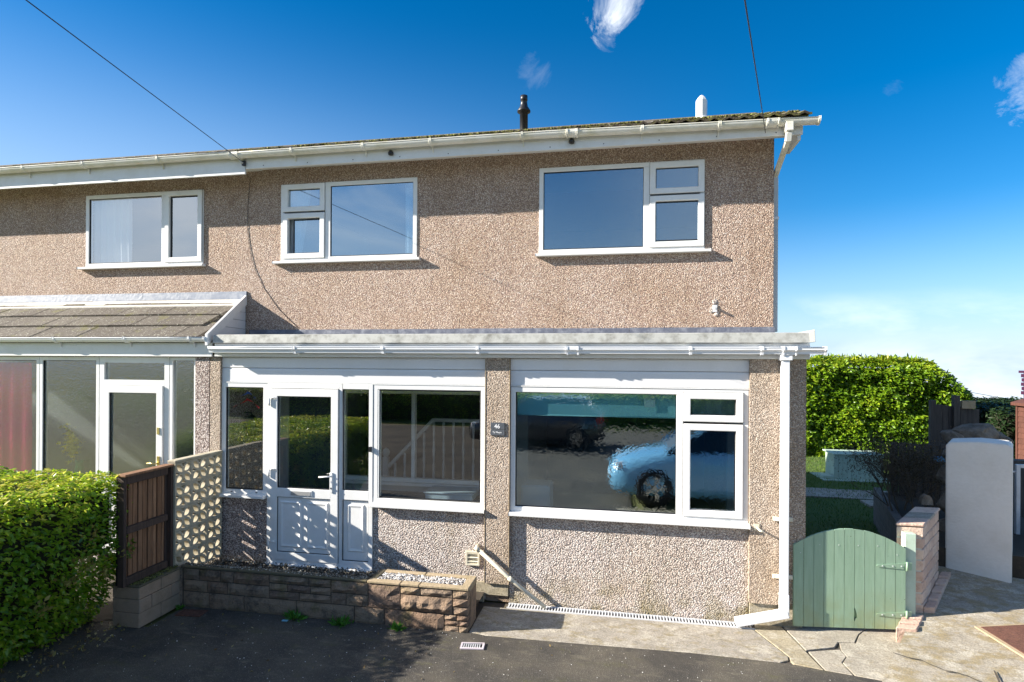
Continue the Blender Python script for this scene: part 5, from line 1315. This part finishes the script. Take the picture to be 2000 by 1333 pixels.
# ------------------------------------------------------------------ white pillar and things at the right edge
PL = empty('rendered_pillar', (5.15, 1.2, .25), 0, 'tall white rendered gate pillar with rounded top corners', 'pillar')
u_ = Vector((.467, -.281)).normalized(); v_ = Vector((-u_.y, u_.x))
W_ = .56; D_ = .5; o0 = Vector((4.965, 1.245))
prof = [(0, .12), (W_, .08)]+[(W_-.05+.05*math.cos(a), 1.655+.045*math.sin(a)) for a in [0, .5, 1.0, math.pi/2]]+[(W_*.5, 1.706)]+[(.05+.05*math.cos(a), 1.635+.045*math.sin(a)) for a in [math.pi/2, 2.0, 2.6, math.pi]]
mb = MB(); n = len(prof)
vs = []
for dd in (0, D_):
    for a, z in prof:
        p = o0+u_*a+v_*dd; vs.append((p.x, p.y, z))
mb.face_add(vs, [tuple(range(n)), tuple(range(2*n-1, n-1, -1))]+[(i, (i+1) % n, n+(i+1) % n, n+i) for i in range(n)]); mb.build('shaft', m_pillar, PL, .012, seg=2)
SW = empty('stone_wall', (5.7, 2.2, 0), 0, 'rubble stone wall topped with big brown rocks behind the white pillar', 'wall')
for i, (x, y, z, r) in enumerate([(5.66, 2.0, 1.70, (.22, .18, .13)), (5.90, 2.0, 1.62, (.11, .16, .10)), (5.45, 2.05, 1.66, (.12, .16, .09)), (5.50, 1.98, 1.44, (.18, .18, .14)), (5.78, 2.0, 1.42, (.16, .2, .14)), (5.42, 2.0, 1.16, (.15, .18, .14)), (5.72, 2.0, 1.14, (.2, .2, .15)), (5.45, 2.0, .86, (.18, .18, .15)), (5.78, 2.0, .84, (.16, .2, .15)), (5.45, 2.0, .5, (.18, .2, .2)), (5.78, 2.0, .5, (.17, .2, .2))]):
    boulder('stone', (x, y, z), r, m_rock, SW, i+1, 3, .16)
TF = empty('timber_fence', (7.1, 5, 0), 0, 'grey timber fence panel above the stone wall left of the rocks', 'fence')
MB().box(6.60, 6.68, 5.0, 5.08, 0, 1.93).build('post', m_dkfence, TF); MB().box(6.93, 7.02, 4.96, 5.05, 0, 2.02).build('post', m_dkfence, TF)
for k in range(7): MB().box(6.69+k*.093, 6.778+k*.093, 5.02, 5.04, .2, 1.86-.012*k).build('board', m_dkfence, TF)
MB().box(7.06, 7.26, 4.98, 5.06, 1.80, 1.93).build('end_cap', m_cope, TF)
SH = empty('brown_shed', (10.6, 8.6, 0), 0, 'red brown timber clad shed at the right edge of the photo', 'shed')
for k in range(12): MB().extr([(10.85, k*.13), (10.835, k*.13), (10.85, k*.13+.128)], 7.0, 10.0, 'y').build('cladding_board', m_shed, SH)
MB().box(10.852, 12.5, 7.01, 9.99, 0, 1.56).build('carcass', m_shed, SH)
MB().box(10.820, 10.870, 9.96, 10.02, 0, 1.56).build('corner_trim', m_shed, SH)
MB().prism([(10.760, 6.9), (12.8, 6.9), (12.8, 10.1), (10.760, 10.1)], lambda x, y: 1.56+(x-10.760)*.33, lambda x, y: 1.63+(x-10.760)*.33).build('roof', m_shed, SH)
PU = empty('maroon_bird_house', (9.8, 8.0, 1.9), 0, 'dark maroon louvred box hanging at the top right edge', 'box')
for k in range(5): MB().box(9.66+.012*(k % 2), 10.2, 7.6, 7.9, 1.92+k*.09, 1.99+k*.09).build('louvre', m_purple, PU, .004)
MB().box(9.63, 10.25, 7.58, 7.92, 2.37, 2.42).build('lid', m_purple, PU)
MB().box(9.70, 10.2, 7.62, 7.88, 1.80, 2.38).build('carcass', m_purple, PU)
MG = empty('metal_gate', (6.15, 2.0, .1), 0, 'pale grey tubular metal gate cut off by the right edge', 'gate')
MB().box(6.10, 6.145, 2.0, 2.04, .10, 1.34).build('frame', m_steel, MG, .004)
for k in range(6): MB().tube([(6.24+k*.12, 2.02, .13), (6.24+k*.12, 2.02, 1.30)], .009, 8).build('bar', m_steel, MG)
MB().box(6.146, 7.1, 2.0, 2.04, 1.30, 1.34).build('rail', m_steel, MG); MB().box(6.146, 7.1, 2.0, 2.04, .10, .14).build('rail', m_steel, MG)
for z in (1.25, .20): MB().tube([(5.98, 2.02, z), (6.10, 2.02, z)], .011, 8).build('hinge_pin', m_steel, MG)
o = MB().lathe([(.02, .50), (.09, .52), (.10, .62), (.09, .76), (.03, .80)], 6.30, 1.9, 16).build('water_can', m_bluepaint); tag(o, 'light blue rounded plastic container behind the metal gate', 'container')
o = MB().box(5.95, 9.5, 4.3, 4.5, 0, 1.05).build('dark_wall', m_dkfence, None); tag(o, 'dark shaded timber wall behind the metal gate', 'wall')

# ------------------------------------------------------------------ small things on the ground
ch = empty('drainage_channel', (1.45, -.05, 0), 0, 'long slotted metal drainage channel at the foot of the front wall', 'drain')
MB().box(.262, 2.68, -.118, -.105, -.01, .012).build('edge_rail', m_steel, ch); MB().box(.262, 2.68, -.012, -.002, -.01, .012).build('edge_rail', m_steel, ch)
MB().box(.262, 2.68, -.105, -.012, -.012, -.006).build('trough', m_seal, ch)
br = MB()
for k in range(80): x = .27+k*.03; br.box(x, x+.014, -.105, -.012, .001, .010)
b = br.build('grating', m_steel, ch); b['kind'] = 'stuff'
gc = empty('gully_grate', (.12, -.96, 0), R(8), 'small white framed gully grate in the tarmac', 'drain')
fr_ = MB()
def rect_ring(mb, x0, x1, y0, y1, w, z0, z1):
    mb.box(x0, x1, y0, y0+w, z0, z1); mb.box(x0, x1, y1-w, y1, z0, z1); mb.box(x0, x0+w, y0+w, y1-w, z0, z1); mb.box(x1-w, x1, y0+w, y1-w, z0, z1); return mb
rect_ring(fr_, -.105, .105, -.055, .055, .017, .001, .014).build('frame', mat('pinkish white plastic', col=(.62, .55, .58), rough=.5), gc, .002, local=True)
MB().box(-.088, .088, -.038, .038, .001, .004).build('well', m_seal, gc, local=True)
br = MB()
for k in range(8): br.box(-.08+k*.02, -.072+k*.02, -.038, .038, .004, .010)
br.build('bars', m_steel, gc, local=True)
gc2 = empty('drain_cover', (-2.80, -.86, 0), R(5), 'square rusty drain cover in the dark corner of the driveway', 'drain')
rect_ring(MB(), -.14, .12, -.07, .07, .02, .001, .012).build('frame', m_rust, gc2, local=True); MB().box(-.12, .10, -.05, .05, .001, .009).build('plate', m_rust, gc2, local=True)
for i, (x, y, s, lab) in enumerate([(-1.73, -.775, 1.1, 'small green weed at the wall foot nearest the blue scrap'), (-1.22, -.80, 1.0, 'small green weed in the middle of the wall foot'), (-.66, -.78, .8, 'smallest green weed towards the right end of the retaining wall'), (-3.0, -.80, .5, 'tiny green weed by the rusty drain cover')]):
    wd_ = empty('weed', (x, y, 0), 0, lab, 'weed', 'weeds at the foot of the retaining wall')
    g = np.random.default_rng(50+i); n = 70; P = np.array([x, y, .01])+g.normal(0, .028*s, (n, 3))*np.array([1.2, .6, .0])
    leaves('leaf_tuft', P, (P-np.array([x, y, -.03]))*6+np.array([0, 0, .1]), .075*s, m_leaf3, wd_, 60+i, None, .28, .5)
o = MB().box(-1.83, -1.775, -.84, -.815, .001, .008).build('litter', m_bluepaint); tag(o, 'tiny blue scrap of plastic on the tarmac left of the weeds', 'litter')
g = np.random.default_rng(70); n = 320; P = np.stack([g.uniform(-3.9, -3.1, n), g.uniform(-2.4, -1.2, n), np.full(n, .012)], 1)
leaves('fallen_leaves', P, np.tile([0, 0, .15], (n, 1)), .04, m_leafl, None, 71, 'stuff', .5, .6)
n = 60; P = np.stack([g.uniform(-3.3, 1, n), g.uniform(-1.8, -.8, n), np.full(n, .006)], 1)
leaves('scattered_leaves', P, np.tile([0, 0, .1], (n, 1)), .028, m_leafl, None, 72, 'stuff', .5, .6)
n = 380; P = np.stack([g.uniform(-3.6, 3.3, n), g.uniform(-2.0, -.75, n), np.full(n, .003)], 1); pebbles('loose_grit', P, .006, m_gravel, None, 73)

# ------------------------------------------------------------------ what the windows mirror: cars and houses across the road
def car(name, label, loc, rz_a, paint, tail=False):
    c = empty(name, loc, rz_a, label, 'car')
    L, Wd = 4.05, 1.72
    # stations along x: (x, half width, sill z, belt z)
    st = [(0, .55, .30, .62), (.10, .72, .22, .70), (.35, .82, .20, .80), (.8, .86, .20, .90), (1.15, .86, .20, .97), (2.2, .87, .20, 1.0), (3.2, .86, .20, 1.02), (3.75, .80, .22, 1.02), (4.0, .70, .30, .98), (4.05, .62, .36, .90)]
    mb = MB(); K = 9
    for x, hw, z0, z1 in st:
        ring_ = [(-hw*.96, z0), (-hw, z0+.15), (-hw, z1-.22), (-hw*.95, z1-.04), (-hw*.70, z1+.02), (0, z1+.05), (hw*.70, z1+.02), (hw*.95, z1-.04), (hw, z1-.22), (hw, z0+.15), (hw*.96, z0)]
        for y, z in ring_: mb.v.append((x, y, z))
    K = 11
    for i in range(len(st)-1):
        for j in range(K-1): mb.f.append((i*K+j, i*K+j+1, (i+1)*K+j+1, (i+1)*K+j)); mb.sm.append(True)
        mb.f.append((i*K+K-1, i*K, (i+1)*K, (i+1)*K+K-1)); mb.sm.append(False)
    mb.f.append(tuple(range(K))); mb.sm.append(False); mb.f.append(tuple((len(st)-1)*K+k for k in reversed(range(K)))); mb.sm.append(False)
    body = mb.build('body', paint, c, local=True)
    gh = MB(); stg = [(1.0, .76, .94, .96), (1.75, .64, .97, 1.44), (2.3, .63, .99, 1.50), (3.1, .63, 1.0, 1.47), (3.6, .66, 1.0, 1.30), (3.95, .68, .98, 1.0)]
    for x, hw, z0, z1 in stg:
        for y, z in [(-.80, z0), (-hw, z1-.05), (-hw*.8, z1), (hw*.8, z1), (hw, z1-.05), (.80, z0)]: gh.v.append((x, y, z))
    for i in range(len(stg)-1):
        for j in range(5): gh.f.append((i*6+j, i*6+j+1, (i+1)*6+j+1, (i+1)*6+j)); gh.sm.append(False)
    gh.build('glasshouse', g_car, c, local=True)
    rf = MB(); rf.prism([(1.78, -.6), (3.15, -.6), (3.55, -.58), (3.55, .58), (3.15, .6), (1.78, .6)], lambda x, y: 1.43+.05*math.sin((x-1.7)*1.6), lambda x, y: 1.46+.06*math.sin((x-1.7)*1.6)); rf.build('roof', paint, c, .02, local=True)
    for sy in (-1, 1):
        pl_ = MB(); pl_.bar((1.02, sy*.775, .98), (1.78, sy*.61, 1.45), .04, .05); pl_.bar((2.35, sy*.79, 1.0), (2.30, sy*.635, 1.48), .05, .03); pl_.bar((3.9, sy*.76, 1.0), (3.35, sy*.60, 1.45), .06, .10); pl_.build('pillar', paint, c, local=True)
        mr = MB(); mr.box(1.22, 1.36, sy*.86-.0 if sy > 0 else -1.02, 1.02 if sy > 0 else -.86, .98, 1.12); mr.build('door_mirror', m_black, c, .03, local=True)
        for x in (.78, 3.28):
            wh = empty('wheel', (0, 0, 0)); wh.parent = c; wh.location = (x, sy*.78, .33)
            wh.rotation_euler = (R(90)*1, 0, 0)
            MB().lathe([(.20, -.1), (.31, -.1), (.325, -.07), (.325, .07), (.31, .1), (.2, .1)], 0, 0, 28, True, False).build('tyre', m_rubber, wh, local=True)
            rm = MB(); so_ = -sy*.085
            rm.lathe([(.215, so_-.01), (.215, so_+.01), (.19, so_+.01), (.19, so_-.01)], 0, 0, 28, True, False); rm.tube([(0, 0, so_-.015), (0, 0, so_+.015)], .05, 12)
            for q in range(5):
                a = q*2*math.pi/5
                for e in (-.13, .13): rm.bar((.04*math.cos(a), .04*math.sin(a), so_), (.20*math.cos(a+e), .20*math.sin(a+e), so_), .026, .02, (0, 0, 1))
            rm.build('rim', m_chrome, wh, local=True)
            MB().lathe([(.2, -.02), (.2, .02)], 0, 0, 20).build('brake_disc', m_rubber, wh, local=True)
            wa = MB(); wa.lathe([(.37, -.02), (.37, .02)], 0, 0, 24).build('arch_liner', m_black, wh, local=True); wa.location = (0, 0, -sy*.07)
        hl = MB(); hl.box(.10, .36, sy*.50 if sy > 0 else -.74, .74 if sy > 0 else -.50, .62, .74); hl.build('headlight', mat('headlamp glass', col=(.7, .72, .75), rough=.1), c, .03, local=True)
        tl = MB(); tl.box(3.86, 4.04, sy*.56 if sy > 0 else -.80, .80 if sy > 0 else -.56, .78, 1.02); tl.build('tail_light', m_tail, c, .03, local=True)
        MB().box(2.0, 2.18, sy*.873-.008, sy*.873+.008, .86, .885).build('door_handle', paint, c, local=True)
    MB().box(-.02, .03, -.26, .26, .36, .47).build('number_plate', m_ink, c, .003, local=True)
    return c
car('parked_hatchback', 'light blue hatchback parked in front of the house, mirrored in the ground floor window', (1.22, -5.28, 0), 0, m_carblue)
car('parked_car', 'dark grey car on the far side of the road, mirrored in the window', (-3.1, -11.5, 0), 0, m_cardark)
for i, (x, y) in enumerate([(-13.5, -23.0), (6.5, -26.0)]):
    hh = empty('house_across_road', (x, y, 0), 0, ['cream rendered house across the road with a brick chimney, seen only in reflection', 'second cream house across the road, seen only in reflection'][i], 'house')
    MB().box(x-5, x+5, y-7, y, 0, 5.0).build('wall', m_render, hh)
    MB().extr([(y+.4, 4.9), (y-3.5, 7.1), (y-7.4, 4.9)], x-5.3, x+5.3).build('roof', m_tile2, hh)
    MB().box(x+.6, x+1.2, y-3.9, y-3.2, 6.4, 8.1).build('chimney', m_brick, hh)
    for wx in (-3.4, 1.6):
        for wz in (1.0, 3.4):
            wf = MB(); ring(wf, x+wx, x+wx+1.8, wz, wz+1.1, .07, y, y+.05); f_ = wf.build('window', m_white, hh); MB().box(x+wx+.07, x+wx+1.73, y+.01, y+.02, wz+.07, wz+1.03).build('pane', g_car, f_)
    MB().box(x-.5, x+.4, y, y+.04, 0, 2.0).build('door', m_greydoor, hh)
hedge('front_garden_hedge', 'clipped hedge on the far side of the road, seen only in reflection', -17, 12, -18.2, -17.2, 0, 1.3, 260, .11, m_leaf1, 91, .2, amp=.08, sides='bt', stems=False)
sheet('far_lawn', [(-40, -60), (40, -60), (40, -16.4), (-40, -16.4)], .0, m_lawn)
